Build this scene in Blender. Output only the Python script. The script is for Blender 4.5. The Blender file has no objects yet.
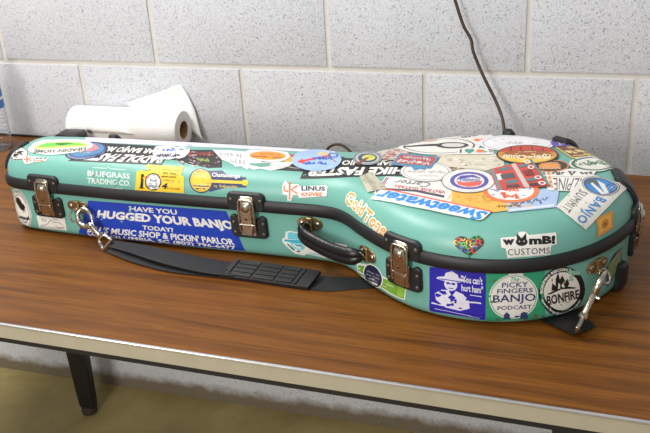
import bpy, bmesh, math, random
from mathutils import Vector, Matrix
from mathutils.geometry import delaunay_2d_cdt
from mathutils.bvhtree import BVHTree

scene = bpy.context.scene
COL = scene.collection

# ------------------------------------------------------------------ camera
cam_data = bpy.data.cameras.new('camera')
cam = bpy.data.objects.new('camera', cam_data)
COL.objects.link(cam)
cam_data.sensor_width = 36.0
cam_data.lens = 849.6 / 650 * 36.0
cam_data.clip_start = 0.02
_f = Vector((-0.30069358, 0.86105307, -0.41008655))
_r = Vector((0.95064866, 0.30508728, -0.05647004))
_u = Vector((-0.07648849, 0.40682841, 0.91029674))
m = Matrix((_r, _u, -_f)).transposed().to_4x4()
m.translation = Vector((1.16174839, -1.66691024, 1.36233482))
cam.matrix_world = m
scene.camera = cam

# ------------------------------------------------------------------ world, lamps, exposure
scene.view_settings.view_transform = 'Standard'
scene.view_settings.look = 'None'
scene.view_settings.exposure = -0.18
scene.view_settings.gamma = 1.0
scene.view_settings.use_curve_mapping = False
world = bpy.data.worlds.new('room_world')
scene.world = world
world.use_nodes = True
bg = world.node_tree.nodes['Background']
bg.inputs['Color'].default_value = (1.0, 0.97, 0.93, 1)
bg.inputs['Strength'].default_value = 0.37


def area_light(name, loc, target, sx, sy, power, color):
    d = bpy.data.lights.new(name, 'AREA')
    d.shape = 'RECTANGLE'
    d.size, d.size_y = sx, sy
    d.energy = power
    d.color = color
    o = bpy.data.objects.new(name, d)
    COL.objects.link(o)
    o.location = loc
    o.rotation_euler = (Vector(target) - Vector(loc)).to_track_quat('-Z', 'Y').to_euler()
    return o


area_light('ceiling_lamp', (-0.35, -0.66, 2.55), (0.5, -0.45, 0.7), 1.5, 0.5, 46, (1.0, 0.98, 0.95))
area_light('ceiling_lamp', (1.1, -2.1, 2.75), (0.9, -0.6, 0.7), 1.6, 0.6, 12, (1.0, 0.98, 0.95))
area_light('floor_standing_lamp', (0.20, -2.7, 1.55), (0.3, -0.1, 0.3), 0.7, 0.7, 38, (1.0, 0.96, 0.90))

# ------------------------------------------------------------------ materials
MATS = {}


def srgb(c):
    if isinstance(c, str):
        c = c.lstrip('#')
        c = [int(c[i:i + 2], 16) / 255 for i in (0, 2, 4)]
    return tuple(x / 12.92 if x <= 0.04045 else ((x + 0.055) / 1.055) ** 2.4 for x in c) + (1.0,)


def mat(name, color=(0.5, 0.5, 0.5, 1), rough=0.5, metal=0.0, mottle=0.0, mscale=60.0, bump=0.0, bscale=400.0, spec=0.5):
    if name in MATS:
        return MATS[name]
    M = bpy.data.materials.new(name)
    M.use_nodes = True
    nt = M.node_tree
    b = nt.nodes['Principled BSDF']
    if isinstance(color, str):
        color = srgb(color)
    b.inputs['Base Color'].default_value = color
    b.inputs['Roughness'].default_value = rough
    b.inputs['Metallic'].default_value = metal
    b.inputs['Specular IOR Level'].default_value = spec
    if mottle or bump:
        tc = nt.nodes.new('ShaderNodeTexCoord')
    if mottle:
        n = nt.nodes.new('ShaderNodeTexNoise')
        n.inputs['Scale'].default_value = mscale
        n.inputs['Detail'].default_value = 5
        nt.links.new(tc.outputs['Object'], n.inputs['Vector'])
        r = nt.nodes.new('ShaderNodeMapRange')
        r.inputs['From Min'].default_value = 0.3
        r.inputs['From Max'].default_value = 0.7
        r.inputs['To Min'].default_value = 1 - mottle
        r.inputs['To Max'].default_value = 1 + mottle
        nt.links.new(n.outputs['Fac'], r.inputs['Value'])
        mx = nt.nodes.new('ShaderNodeVectorMath')
        mx.operation = 'SCALE'
        mx.inputs[0].default_value = color[:3]
        nt.links.new(r.outputs['Result'], mx.inputs['Scale'])
        nt.links.new(mx.outputs['Vector'], b.inputs['Base Color'])
    if bump:
        n2 = nt.nodes.new('ShaderNodeTexNoise')
        n2.inputs['Scale'].default_value = bscale
        n2.inputs['Detail'].default_value = 3
        nt.links.new(tc.outputs['Object'], n2.inputs['Vector'])
        bp = nt.nodes.new('ShaderNodeBump')
        bp.inputs['Strength'].default_value = bump
        bp.inputs['Distance'].default_value = 0.002
        nt.links.new(n2.outputs['Fac'], bp.inputs['Height'])
        nt.links.new(bp.outputs['Normal'], b.inputs['Normal'])
    MATS[name] = M
    return M


def ramp(nt, fac, stops):
    r = nt.nodes.new('ShaderNodeValToRGB')
    e = r.color_ramp.elements
    while len(e) < len(stops):
        e.new(0.5)
    for el, (p, c) in zip(e, stops):
        el.position = p
        el.color = c if len(c) == 4 else tuple(c) + (1,)
    nt.links.new(fac, r.inputs['Fac'])
    return r


def mixc(nt, fac, a, b, mode='MIX'):
    n = nt.nodes.new('ShaderNodeMix')
    n.data_type = 'RGBA'
    n.blend_type = mode
    for sock, val in ((n.inputs['Factor'], fac), (n.inputs[6], a), (n.inputs[7], b)):
        if hasattr(val, 'links'):
            nt.links.new(val, sock)
        else:
            sock.default_value = val
    return n.outputs[2]


def noise(nt, vec, scale, detail=4, rough=0.5, dist=0.0):
    n = nt.nodes.new('ShaderNodeTexNoise')
    n.inputs['Scale'].default_value = scale
    n.inputs['Detail'].default_value = detail
    n.inputs['Roughness'].default_value = rough
    n.inputs['Distortion'].default_value = dist
    nt.links.new(vec, n.inputs['Vector'])
    return n.outputs['Fac']


def block_material():
    M = bpy.data.materials.new('painted_block')
    M.use_nodes = True
    nt = M.node_tree
    b = nt.nodes['Principled BSDF']
    tc = nt.nodes.new('ShaderNodeTexCoord')
    v = tc.outputs['Object']
    grain = noise(nt, v, 420, 5, 0.65)
    pits = noise(nt, v, 270, 3, 0.6)
    big = noise(nt, v, 6, 3)
    base = ramp(nt, big, [(0.3, srgb('#d2d4da')), (0.7, srgb('#d9dbe1'))]).outputs['Color']
    g = ramp(nt, grain, [(0.36, (0.74, 0.74, 0.74)), (0.5, (1, 1, 1)), (0.68, (1.06, 1.06, 1.06))]).outputs['Color']
    c = mixc(nt, 1.0, base, g, 'MULTIPLY')
    pr = ramp(nt, pits, [(0.30, (1, 1, 1)), (0.36, (0, 0, 0))]).outputs['Color']
    c = mixc(nt, pr, c, srgb('#8f8a86'))
    # damp brown stain creeping up from the slab
    sep = nt.nodes.new('ShaderNodeSeparateXYZ')
    nt.links.new(v, sep.inputs[0])
    sn = noise(nt, v, 17, 6, 0.7)
    add = nt.nodes.new('ShaderNodeMath')
    add.operation = 'MULTIPLY_ADD'
    add.inputs[1].default_value = -0.054
    nt.links.new(sn, add.inputs[0])
    nt.links.new(sep.outputs['Z'], add.inputs[2])
    st = ramp(nt, add.outputs[0], [(0.0, (1, 1, 1)), (0.028, (0, 0, 0))]).outputs['Color']
    mul = nt.nodes.new('ShaderNodeMath')
    mul.operation = 'MULTIPLY'
    mul.inputs[1].default_value = 0.85
    nt.links.new(st, mul.inputs[0])
    c = mixc(nt, mul.outputs[0], c, srgb('#64501f'))
    nt.links.new(c, b.inputs['Base Color'])
    b.inputs['Roughness'].default_value = 0.6
    bp = nt.nodes.new('ShaderNodeBump')
    bp.inputs['Strength'].default_value = 0.7
    bp.inputs['Distance'].default_value = 0.0026
    hr = ramp(nt, pits, [(0.30, (0, 0, 0)), (0.40, (0.8, 0.8, 0.8)), (0.8, (1, 1, 1))]).outputs['Color']
    hh = mixc(nt, 0.35, hr, grain)
    nt.links.new(hh, bp.inputs['Height'])
    nt.links.new(bp.outputs['Normal'], b.inputs['Normal'])
    return M


def wood_material():
    M = bpy.data.materials.new('walnut_laminate')
    M.use_nodes = True
    nt = M.node_tree
    b = nt.nodes['Principled BSDF']
    tc = nt.nodes.new('ShaderNodeTexCoord')
    mp = nt.nodes.new('ShaderNodeMapping')
    mp.inputs['Scale'].default_value = (1.6, 34, 34)
    nt.links.new(tc.outputs['Object'], mp.inputs['Vector'])
    mp2 = nt.nodes.new('ShaderNodeMapping')
    mp2.inputs['Scale'].default_value = (9, 260, 60)
    nt.links.new(tc.outputs['Object'], mp2.inputs['Vector'])
    n1 = noise(nt, mp.outputs[0], 1.6, 6, 0.6, 0.7)
    n2 = noise(nt, mp2.outputs[0], 1.0, 3, 0.6)
    c1 = ramp(nt, n1, [(0.25, srgb('#492b0d')), (0.45, srgb('#6b4014')), (0.60, srgb('#7c4c18')), (0.78, srgb('#563410'))]).outputs['Color']
    c2 = ramp(nt, n2, [(0.30, (0.62, 0.60, 0.58)), (0.5, (1, 1, 1)), (0.7, (1.12, 1.1, 1.08))]).outputs['Color']
    c = mixc(nt, 0.85, c1, c2, 'MULTIPLY')
    nt.links.new(c, b.inputs['Base Color'])
    b.inputs['Roughness'].default_value = 0.40
    b.inputs['Specular IOR Level'].default_value = 0.22
    return M


def floor_material():
    M = bpy.data.materials.new('stained_concrete')
    M.use_nodes = True
    nt = M.node_tree
    b = nt.nodes['Principled BSDF']
    tc = nt.nodes.new('ShaderNodeTexCoord')
    v = tc.outputs['Object']
    n1 = noise(nt, v, 5, 6, 0.62, 0.6)
    n2 = noise(nt, v, 38, 4, 0.6)
    c = ramp(nt, n1, [(0.3, srgb('#877849')), (0.5, srgb('#9a8a58')), (0.72, srgb('#a8996a'))]).outputs['Color']
    s = ramp(nt, n2, [(0.27, (0.55, 0.5, 0.42)), (0.36, (1, 1, 1))]).outputs['Color']
    c = mixc(nt, 0.8, c, s, 'MULTIPLY')
    nt.links.new(c, b.inputs['Base Color'])
    b.inputs['Roughness'].default_value = 0.55
    return M


# ------------------------------------------------------------------ object helpers
def obj(name, bm, mats, parent=None, smooth=True):
    me = bpy.data.meshes.new(name)
    if hasattr(bm, 'to_mesh'):
        bmesh.ops.recalc_face_normals(bm, faces=bm.faces)
        bm.to_mesh(me)
        bm.free()
    else:
        me.from_pydata(bm[0], [], bm[1])
        me.update()
    if not isinstance(mats, (list, tuple)):
        mats = [mats]
    for mm in mats:
        me.materials.append(mm)
    if smooth:
        for p in me.polygons:
            p.use_smooth = True
        me.set_sharp_from_angle(angle=math.radians(38))
    o = bpy.data.objects.new(name, me)
    COL.objects.link(o)
    o.parent = parent
    return o


def tag(o, label, category=None, group=None):
    o['label'] = label
    if category:
        o['category'] = category
    if group:
        o['group'] = group
    return o


def thing(name, label, category, loc=(0, 0, 0), rz=0.0):
    o = bpy.data.objects.new(name, None)
    o.empty_display_size = 0.05
    COL.objects.link(o)
    o.location = loc
    o.rotation_euler = (0, 0, rz)
    return tag(o, label, category)


def add_box(bm, x0, x1, y0, y1, z0, z1, bev=0.0, seg=2):
    r = bmesh.ops.create_cube(bm, size=1.0)
    vs = r['verts']
    for v in vs:
        v.co = Vector(((x0 + x1) / 2 + v.co.x * (x1 - x0), (y0 + y1) / 2 + v.co.y * (y1 - y0), (z0 + z1) / 2 + v.co.z * (z1 - z0)))
    if bev > 0:
        es = list({e for v in vs for e in v.link_edges})
        bmesh.ops.bevel(bm, geom=es, offset=bev, segments=seg, profile=0.5, affect='EDGES')
    return vs


def catmull(pts, n=10, closed=False):
    pts = [Vector(p) for p in pts]
    N = len(pts)
    out = []
    rng = range(N) if closed else range(N - 1)
    for i in rng:
        if closed:
            a, b, c, d = pts[i - 1], pts[i], pts[(i + 1) % N], pts[(i + 2) % N]
        else:
            a, b, c, d = pts[max(i - 1, 0)], pts[i], pts[i + 1], pts[min(i + 2, N - 1)]
        for k in range(n):
            t = k / n
            out.append(0.5 * ((2 * b) + (c - a) * t + (2 * a - 5 * b + 4 * c - d) * t * t + (3 * b - a - 3 * c + d) * t ** 3))
    if not closed:
        out.append(pts[-1])
    return out


def add_tube(bm, pts, rad, seg=10, closed=False, cap=True):
    """round tube along pts; rad is a number or one per point"""
    pts = [Vector(p) for p in pts]
    N = len(pts)
    rings = []
    up = None
    for i, p in enumerate(pts):
        if closed:
            t = (pts[(i + 1) % N] - pts[i - 1]).normalized()
        else:
            t = (pts[min(i + 1, N - 1)] - pts[max(i - 1, 0)]).normalized()
        if up is None:
            up = t.orthogonal().normalized()
        else:
            up = (up - t * up.dot(t)).normalized()
        s = t.cross(up)
        r = rad[i] if isinstance(rad, (list, tuple)) else rad
        rings.append([bm.verts.new(p + (up * math.cos(2 * math.pi * k / seg) + s * math.sin(2 * math.pi * k / seg)) * r) for k in range(seg)])
    for i in range(N if closed else N - 1):
        A, B = rings[i], rings[(i + 1) % N]
        off = 0
        if closed and i == N - 1:
            off = min(range(seg), key=lambda q: (A[0].co - B[q].co).length)
        for k in range(seg):
            bm.faces.new((A[k], A[(k + 1) % seg], B[(k + 1 + off) % seg], B[(k + off) % seg]))
    if cap and not closed:
        bm.faces.new(rings[0][::-1])
        bm.faces.new(rings[-1])
    return rings


def add_lathe(bm, prof, n=40, axis=Matrix.Identity(4), cap=False):
    rings = []
    for r, z in prof:
        rings.append([bm.verts.new(axis @ Vector((r * math.cos(2 * math.pi * k / n), r * math.sin(2 * math.pi * k / n), z))) for k in range(n)])
    for A, B in zip(rings, rings[1:]):
        for k in range(n):
            bm.faces.new((A[k], A[(k + 1) % n], B[(k + 1) % n], B[k]))
    if cap:
        bm.faces.new(rings[0][::-1])
        bm.faces.new(rings[-1])


def axis_matrix(origin, zdir, xdir=None):
    z = Vector(zdir).normalized()
    x = Vector(xdir) if xdir is not None else z.orthogonal()
    x = (x - z * x.dot(z)).normalized()
    y = z.cross(x)
    M = Matrix((x, y, z)).transposed().to_4x4()
    M.translation = Vector(origin)
    return M


# ------------------------------------------------------------------ the banjo case's surface
CASE_LOC = (1.01, -0.455, 0.7365)
CASE_RZ = -0.021
HALF = [(-0.866, -0.022), (-0.861, -0.046), (-0.846, -0.0650), (-0.820, -0.0740), (-0.77, -0.0785), (-0.70, -0.0812), (-0.62, -0.0825),
        (-0.54, -0.0825), (-0.46, -0.0815), (-0.38, -0.080), (-0.31, -0.0795), (-0.255, -0.079), (-0.222, -0.0855), (-0.198, -0.101),
        (-0.174, -0.124), (-0.147, -0.1475), (-0.115, -0.1712), (-0.080, -0.1898), (-0.040, -0.2015), (0.0, -0.2053), (0.040, -0.2015),
        (0.080, -0.1887), (0.115, -0.1675), (0.147, -0.1382), (0.1715, -0.105), (0.1900, -0.070), (0.2020, -0.034), (0.2062, 0.0)]
ctrl = [Vector(p) for p in HALF] + [Vector((x, -y - 0.013 * max(0.0, (-x - 0.36) / 0.5))) for x, y in HALF[-2::-1]]
dense = catmull(ctrl, 24, closed=True)
NS = 420
cum = [0.0]
for i in range(len(dense)):
    cum.append(cum[-1] + (dense[(i + 1) % len(dense)] - dense[i]).length)
PERIM = cum[-1]
OUT = []
j = 0
for i in range(NS):
    s = PERIM * i / NS
    while cum[j + 1] < s:
        j += 1
    t = (s - cum[j]) / (cum[j + 1] - cum[j])
    OUT.append(dense[j].lerp(dense[(j + 1) % len(dense)], t))
NRM = []
for i in range(NS):
    d = (OUT[(i + 2) % NS] - OUT[i - 2]).normalized()
    NRM.append(Vector((d.y, -d.x)))   # outline runs front then right then back: outward is to its right

SEAM = 0.092
PROF = [(0.040, 0.0), (0.017, 0.0), (0.012, 0.0006), (0.0078, 0.0022), (0.0043, 0.0050), (0.0018, 0.0090), (0.0004, 0.0140), (0.0, 0.020), (0.0, 0.060), (0.0, SEAM), (0.0, 0.1005)]
for k in range(1, 13):
    a = math.radians(90 * k / 12)
    PROF.append((0.040 * (1 - math.cos(a)), 0.102 + 0.043 * math.sin(a)))
PROF.append((0.047, 0.1457))
HH = [0.0]
for a, b in zip(PROF, PROF[1:]):
    HH.append(HH[-1] + math.hypot(b[0] - a[0], b[1] - a[1]))
_k = PROF.index((0.0, SEAM))
HH = [h - HH[_k] + SEAM for h in HH]      # on the upright wall the arc length equals the height


def outline(s):
    x = (s / PERIM * NS) % NS
    i = int(x)
    t = x - i
    p = OUT[i % NS].lerp(OUT[(i + 1) % NS], t)
    n = NRM[i % NS].lerp(NRM[(i + 1) % NS], t).normalized()
    return p, n


def surf(s, h, off=0.0):
    """point on the case at distance s round the outline and height h up the wall (running on over the shoulder)"""
    h = min(max(h, HH[0]), HH[-1])
    k = 0
    while k < len(HH) - 2 and HH[k + 1] < h:
        k += 1
    t = (h - HH[k]) / (HH[k + 1] - HH[k])
    a, b = PROF[k], PROF[k + 1]
    ins, z = a[0] + (b[0] - a[0]) * t, a[1] + (b[1] - a[1]) * t
    k0, k1 = max(k - 1, 0), min(k + 2, len(PROF) - 1)
    dn = Vector((PROF[k1][0] - PROF[k0][0], PROF[k1][1] - PROF[k0][1])).normalized()
    p, n = outline(s)
    P = Vector((p.x - n.x * ins, p.y - n.y * ins, z))
    N = Vector((n.x * dn.y, n.y * dn.y, dn.x))
    return P + N * off


def s_at(u, v):
    q = Vector((u, v))
    i = min(range(NS), key=lambda k: (OUT[k] - q).length)
    return PERIM * i / NS


def case_shell(prof, top):
    vs, fs = [], []
    for ins, z in prof:
        for p, n in zip(OUT, NRM):
            vs.append((p.x - n.x * ins, p.y - n.y * ins, z))
    R = len(prof)
    for r in range(R - 1):
        for i in range(NS):
            k = (i + 1) % NS
            fs.append((r * NS + i, r * NS + k, (r + 1) * NS + k, (r + 1) * NS + i))
    if top:       # gently domed panel
        ins0, z0 = prof[-1]
        steps = 7
        for q in range(1, steps + 1):
            t = q / steps
            for p, n in zip(OUT, NRM):
                a = Vector((p.x - n.x * ins0, p.y - n.y * ins0))
                c = Vector((min(max(a.x, -0.80), 0.10), 0.0))
                w = a.lerp(c, t)
                vs.append((w.x, w.y, z0 + 0.0045 * (1 - (1 - t) ** 2)))
        for r in range(R - 1, R + steps - 1):
            for i in range(NS):
                k = (i + 1) % NS
                fs.append((r * NS + i, r * NS + k, (r + 1) * NS + k, (r + 1) * NS + i))
    else:
        fs.append(tuple(range(NS))[::-1])
    return vs, fs


LID = case_shell([p for p in PROF if p[1] >= SEAM], True)
BASE = case_shell([p for p in PROF if p[1] <= SEAM], False)
_nv = len(LID[0])
BVH = BVHTree.FromPolygons(LID[0] + BASE[0], LID[1] + [tuple(i + _nv for i in f) for f in BASE[1]])

# ------------------------------------------------------------------ the setting
M_BLOCK = block_material()
M_MORTAR = mat('painted_mortar', '#dad6d0', 0.6, mottle=0.05, mscale=40, bump=0.3, bscale=120)
JZ = 0.9112        # height of the bed joint that shows above the table
BW, BH = 0.4064, 0.2032


def build_wall():
    bm = bmesh.new()
    rnd = random.Random(5)
    add_box(bm, -2.0, 3.2, 0.0022, 0.14, -0.02, 2.2)
    for f in bm.faces:
        f.material_index = 1
    n0 = len(bm.faces)
    z = JZ - 5 * BH
    row = 0
    while z < 2.1:
        off = 0.0 if (row % 2 == 0) else BW / 2
        # row 5 is the course above the joint: its uprights fall on odd half blocks
        x = -2.0 + ((off + BW / 2) if True else 0) - 0.0
        k0 = math.floor(-2.0 / BW) - 1
        for k in range(k0, k0 + 16):
            xa = k * BW + (BW / 2 if row % 2 == 1 else 0.0)
            a, b = xa + 0.0048, xa + BW - 0.0048
            if row < 2:          # the lowest courses are rendered over: one smooth band
                if k != k0 + 1:
                    continue
                a, b = -1.98, 3.18
            za, zb = z + 0.0058, z + BH - 0.0058
            if b < -1.9 or a > 3.1 or zb < 0.02:
                continue
            za = max(za, -0.02)
            vs = add_box(bm, a, b, -0.0012 - rnd.random() * 0.0008, 0.012, za, zb)
            es = list({e for v in vs for e in v.link_edges if all(w.co.y < 0.005 for w in e.verts)})
            bmesh.ops.bevel(bm, geom=es, offset=0.0028, segments=2, profile=0.6, affect='EDGES')
        z += BH
        row += 1
    bm.faces.ensure_lookup_table()
    o = obj('wall_back', bm, [M_BLOCK, M_MORTAR])
    o['kind'] = 'structure'
    return o


build_wall()
bm = bmesh.new()
add_box(bm, -2.0, 3.2, -2.6, 0.01, -0.10, 0.0)
o = obj('floor', bm, floor_material(), smooth=False)
o['kind'] = 'structure'

# ------------------------------------------------------------------ folding table
TZ = 0.735
table = thing('folding_table', 'long walnut-topped folding table with a cream edge and black legs, against the block wall', 'table', (0.354, -0.803, 0.0), -0.021)
M_WOOD = wood_material()
M_EDGE = mat('cream_edge', '#a9a18d', 0.42, mottle=0.05, mscale=25)
M_LIP = mat('worn_metal_lip', '#d8d8da', 0.28, 0.9, mottle=0.06, mscale=90)
M_BLACKSTEEL = mat('black_steel', '#17171a', 0.45, mottle=0.15, mscale=50)
TX0, TX1, TD = -0.72, 1.12, 0.770
bm = bmesh.new()
add_box(bm, TX0 + 0.003, TX1 - 0.003, 0.003, TD - 0.003, TZ - 0.022, TZ, 0.0008, 1)
obj('tabletop', bm, M_WOOD, table, smooth=False)
bm = bmesh.new()
for a in ((TX0 - 0.0, TX1, -0.001, 0.003), (TX0, TX1, TD - 0.003, TD), (TX0 - 0.001, TX0 + 0.003, 0.003, TD - 0.003), (TX1 - 0.003, TX1, 0.003, TD - 0.003)):
    add_box(bm, a[0], a[1], a[2], a[3], TZ - 0.0245, TZ - 0.0026, 0.0006, 1)
obj('edge_band', bm, M_EDGE, table, smooth=False)
bm = bmesh.new()
for a in ((TX0 - 0.0015, TX1 + 0.0015, -0.0022, 0.0032), (TX0, TX1, TD - 0.003, TD + 0.001), (TX0 - 0.0015, TX0 + 0.003, 0.0032, TD - 0.003), (TX1 - 0.003, TX1 + 0.0015, 0.0032, TD - 0.003)):
    add_box(bm, a[0], a[1], a[2], a[3], TZ - 0.0026, TZ + 0.0003, 0.0006, 2)
tag(obj('edge_lip', bm, M_LIP, table), 'bright worn metal lip along the table edge')
bm = bmesh.new()
for a in ((TX0 + 0.004, TX1 - 0.004, 0.002, 0.020), (TX0 + 0.004, TX1 - 0.004, TD - 0.020, TD - 0.004)):
    add_box(bm, a[0], a[1], a[2], a[3], TZ - 0.0345, TZ - 0.0245, 0.001, 1)
for a in ((TX0 + 0.004, TX0 + 0.022, 0.022, TD - 0.022), (TX1 - 0.022, TX1 - 0.004, 0.022, TD - 0.022)):
    add_box(bm, a[0], a[1], a[2], a[3], TZ - 0.0345, TZ - 0.0245, 0.001, 1)
obj('under_frame', bm, M_BLACKSTEEL, table)


def table_leg(x, y, name='leg'):
    bm = bmesh.new()
    # folded-sheet post, a little narrower at the foot
    w, d = 0.0245, 0.0150
    sect = [(-w, -d), (w, -d), (w, d), (-w, d)]
    prof = [(0.88, 0.022), (0.95, 0.06), (1.0, 0.2), (1.0, 0.7005)]
    rings = [[bm.verts.new((x + px * k, y + py * k, z)) for px, py in sect] for k, z in prof]
    for A, B in zip(rings, rings[1:]):
        for k in range(4):
            bm.faces.new((A[k], A[(k + 1) % 4], B[(k + 1) % 4], B[k]))
    bm.faces.new(rings[0][::-1])
    bm.faces.new(rings[-1])
    es = [e for e in bm.edges if abs(e.verts[0].co.z - e.verts[1].co.z) > 0.01]
    bmesh.ops.bevel(bm, geom=es, offset=0.006, segments=3, profile=0.5, affect='EDGES')
    o = obj(name, bm, M_BLACKSTEEL, table)
    b2 = bmesh.new()
    add_lathe(b2, [(0.012, 0.0), (0.0195, 0.002), (0.0205, 0.012), (0.018, 0.023), (0.010, 0.025)], 20, Matrix.Translation((x, y, 0)), cap=True)
    obj('foot_cap', b2, mat('brown_foot_cap', '#3a3024', 0.6), o)
    return o


LEGX, LEGY = -0.438, 0.668
table_leg(LEGX, LEGY)
table_leg(LEGX, 0.10)
table_leg(0.80, LEGY)
table_leg(0.80, 0.10)
for lx in (LEGX, 0.80):
    bm = bmesh.new()
    add_tube(bm, [(lx, 0.10, 0.60), (lx, LEGY, 0.60)], 0.008)
    obj('cross_brace', bm, M_BLACKSTEEL, table)

# ------------------------------------------------------------------ banjo case
case = thing('banjo_case', 'mint-green hard banjo case covered in stickers, lying on the wooden table', 'instrument case', CASE_LOC, CASE_RZ)
M_MINT = mat('mint_shell', '#70ada1', 0.36, mottle=0.04, mscale=14, bump=0.10, bscale=900)
M_RUBBER = mat('black_rubber', '#1c1d1f', 0.48, mottle=0.12, mscale=60, bump=0.15, bscale=600)
M_CHROME = mat('worn_chrome', '#c9c2b2', 0.22, 1.0, mottle=0.08, mscale=120)
M_BRASS = mat('tarnished_brass', '#a08a62', 0.36, 0.9, mottle=0.15, mscale=150)
M_DULL = mat('dull_rivet', '#6e6452', 0.45, 0.8)
M_RIVET = mat('rivet_steel', '#b9b2a4', 0.3, 1.0)
M_LEATHER = mat('black_vinyl', '#141416', 0.33, mottle=0.15, mscale=80, bump=0.25, bscale=500)
obj('base', BASE, M_MINT, case)
obj('lid', LID, M_MINT, case)
# the rubber bead that covers the seam
ring = [(-0.001, SEAM - 0.0095), (0.0030, SEAM - 0.0092), (0.0052, SEAM - 0.0068), (0.0062, SEAM), (0.0052, SEAM + 0.008), (0.0030, SEAM + 0.0105), (-0.001, SEAM + 0.0108)]
vs, fs = [], []
for d, z in ring:
    for p, n in zip(OUT, NRM):
        vs.append((p.x + n.x * d, p.y + n.y * d, z))
for r in range(len(ring)):
    q = (r + 1) % len(ring)
    for i in range(NS):
        k = (i + 1) % NS
        fs.append((r * NS + i, r * NS + k, q * NS + k, q * NS + i))
tag(obj('seam_gasket', (vs, fs), M_RUBBER, case), 'black rubber bead round the seam')


# ---- flat outlines that get bent onto the case
def roundpoly(pts, r, n=4):
    out = []
    N = len(pts)
    for i in range(N):
        a, b, c = Vector(pts[i - 1]), Vector(pts[i]), Vector(pts[(i + 1) % N])
        ra = min(r, (a - b).length * 0.45, (c - b).length * 0.45)
        p, q = b + (a - b).normalized() * ra, b + (c - b).normalized() * ra
        for k in range(n + 1):
            t = k / n
            out.append((p * (1 - t) ** 2 + b * 2 * t * (1 - t) + q * t * t))
    return out


def densify(pts, step):
    out = []
    N = len(pts)
    for i in range(N):
        a, b = Vector(pts[i]), Vector(pts[(i + 1) % N])
        k = max(1, int(math.ceil((b - a).length / step)))
        for q in range(k):
            out.append(a.lerp(b, q / k))
    return out


def inside(p, poly):
    c = False
    N = len(poly)
    for i in range(N):
        a, b = poly[i], poly[i - 1]
        if (a[1] > p[1]) != (b[1] > p[1]) and p[0] < (b[0] - a[0]) * (p[1] - a[1]) / (b[1] - a[1]) + a[0]:
            c = not c
    return c


def fill2d(poly, step):
    """even triangulation of a closed outline; returns verts, tris and how many verts form the boundary"""
    b = densify(poly, step)
    nb = len(b)
    xs = [p[0] for p in b]
    ys = [p[1] for p in b]
    pts = [Vector((p[0], p[1])) for p in b]
    y = min(ys) + step * 0.6
    while y < max(ys):
        x = min(xs) + step * 0.6
        while x < max(xs):
            if inside((x, y), b) and min((x - p[0]) ** 2 + (y - p[1]) ** 2 for p in b) > (0.45 * step) ** 2:
                pts.append(Vector((x, y)))
            x += step
        y += step
    v, e, f, *_ = delaunay_2d_cdt(pts, [], [list(range(nb))], 1, 1e-9)
    return v, f, nb


def plate(bm, s0, poly, o0, o1, bev=0.0012, step=0.004, mi=0, fn=None):
    """solid plate with outline poly in (along, height) metres round the point s0"""
    fn = fn or (lambda a, h, off: surf(s0 + a, h, off))
    poly = [Vector(p) for p in poly]
    area = sum(poly[i - 1].x * poly[i].y - poly[i].x * poly[i - 1].y for i in range(len(poly)))
    if area < 0:
        poly = poly[::-1]
    outer = densify(poly, step)
    N = len(outer)
    inner = []
    for i in range(N):
        d = (outer[(i + 1) % N] - outer[i - 1])
        d = d.normalized() if d.length > 1e-9 else Vector((1, 0))
        inner.append(outer[i] + Vector((-d.y, d.x)) * bev)
    v, f, nb = fill2d(inner, step * 1.6)
    V = [bm.verts.new(fn(p.x, p.y, o1)) for p in v]
    for t in f:
        try:
            F = bm.faces.new([V[i] for i in t])
            F.material_index = mi
        except ValueError:
            pass
    mid = [bm.verts.new(fn(p.x, p.y, o1 - bev)) for p in outer]
    low = [bm.verts.new(fn(p.x, p.y, o0)) for p in outer]
    top = [min(V, key=lambda w: (w.co - fn(p.x, p.y, o1)).length_squared) for p in inner]
    for i in range(N):
        k = (i + 1) % N
        for A, B in ((top, mid), (mid, low)):
            q = [A[i], B[i], B[k], A[k]]
            if len(set(q)) >= 3:
                try:
                    F = bm.faces.new(list(dict.fromkeys(q)))
                    F.material_index = mi
                except ValueError:
                    pass
    try:
        bm.faces.new(low[::-1])
    except ValueError:
        pass


def rrect(a0, a1, h0, h1, r):
    return roundpoly([(a0, h0), (a1, h0), (a1, h1), (a0, h1)], r)


def dome(bm, P, N, r, h, n=14):
    M = axis_matrix(P, N)
    add_lathe(bm, [(r, -0.0005), (r, h * 0.35), (r * 0.8, h * 0.8), (r * 0.4, h), (0.0003, h)], n, M)


def surf_n(s, h):
    a = surf(s, h, 0)
    return (surf(s, h, 0.01) - a).normalized()


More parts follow.
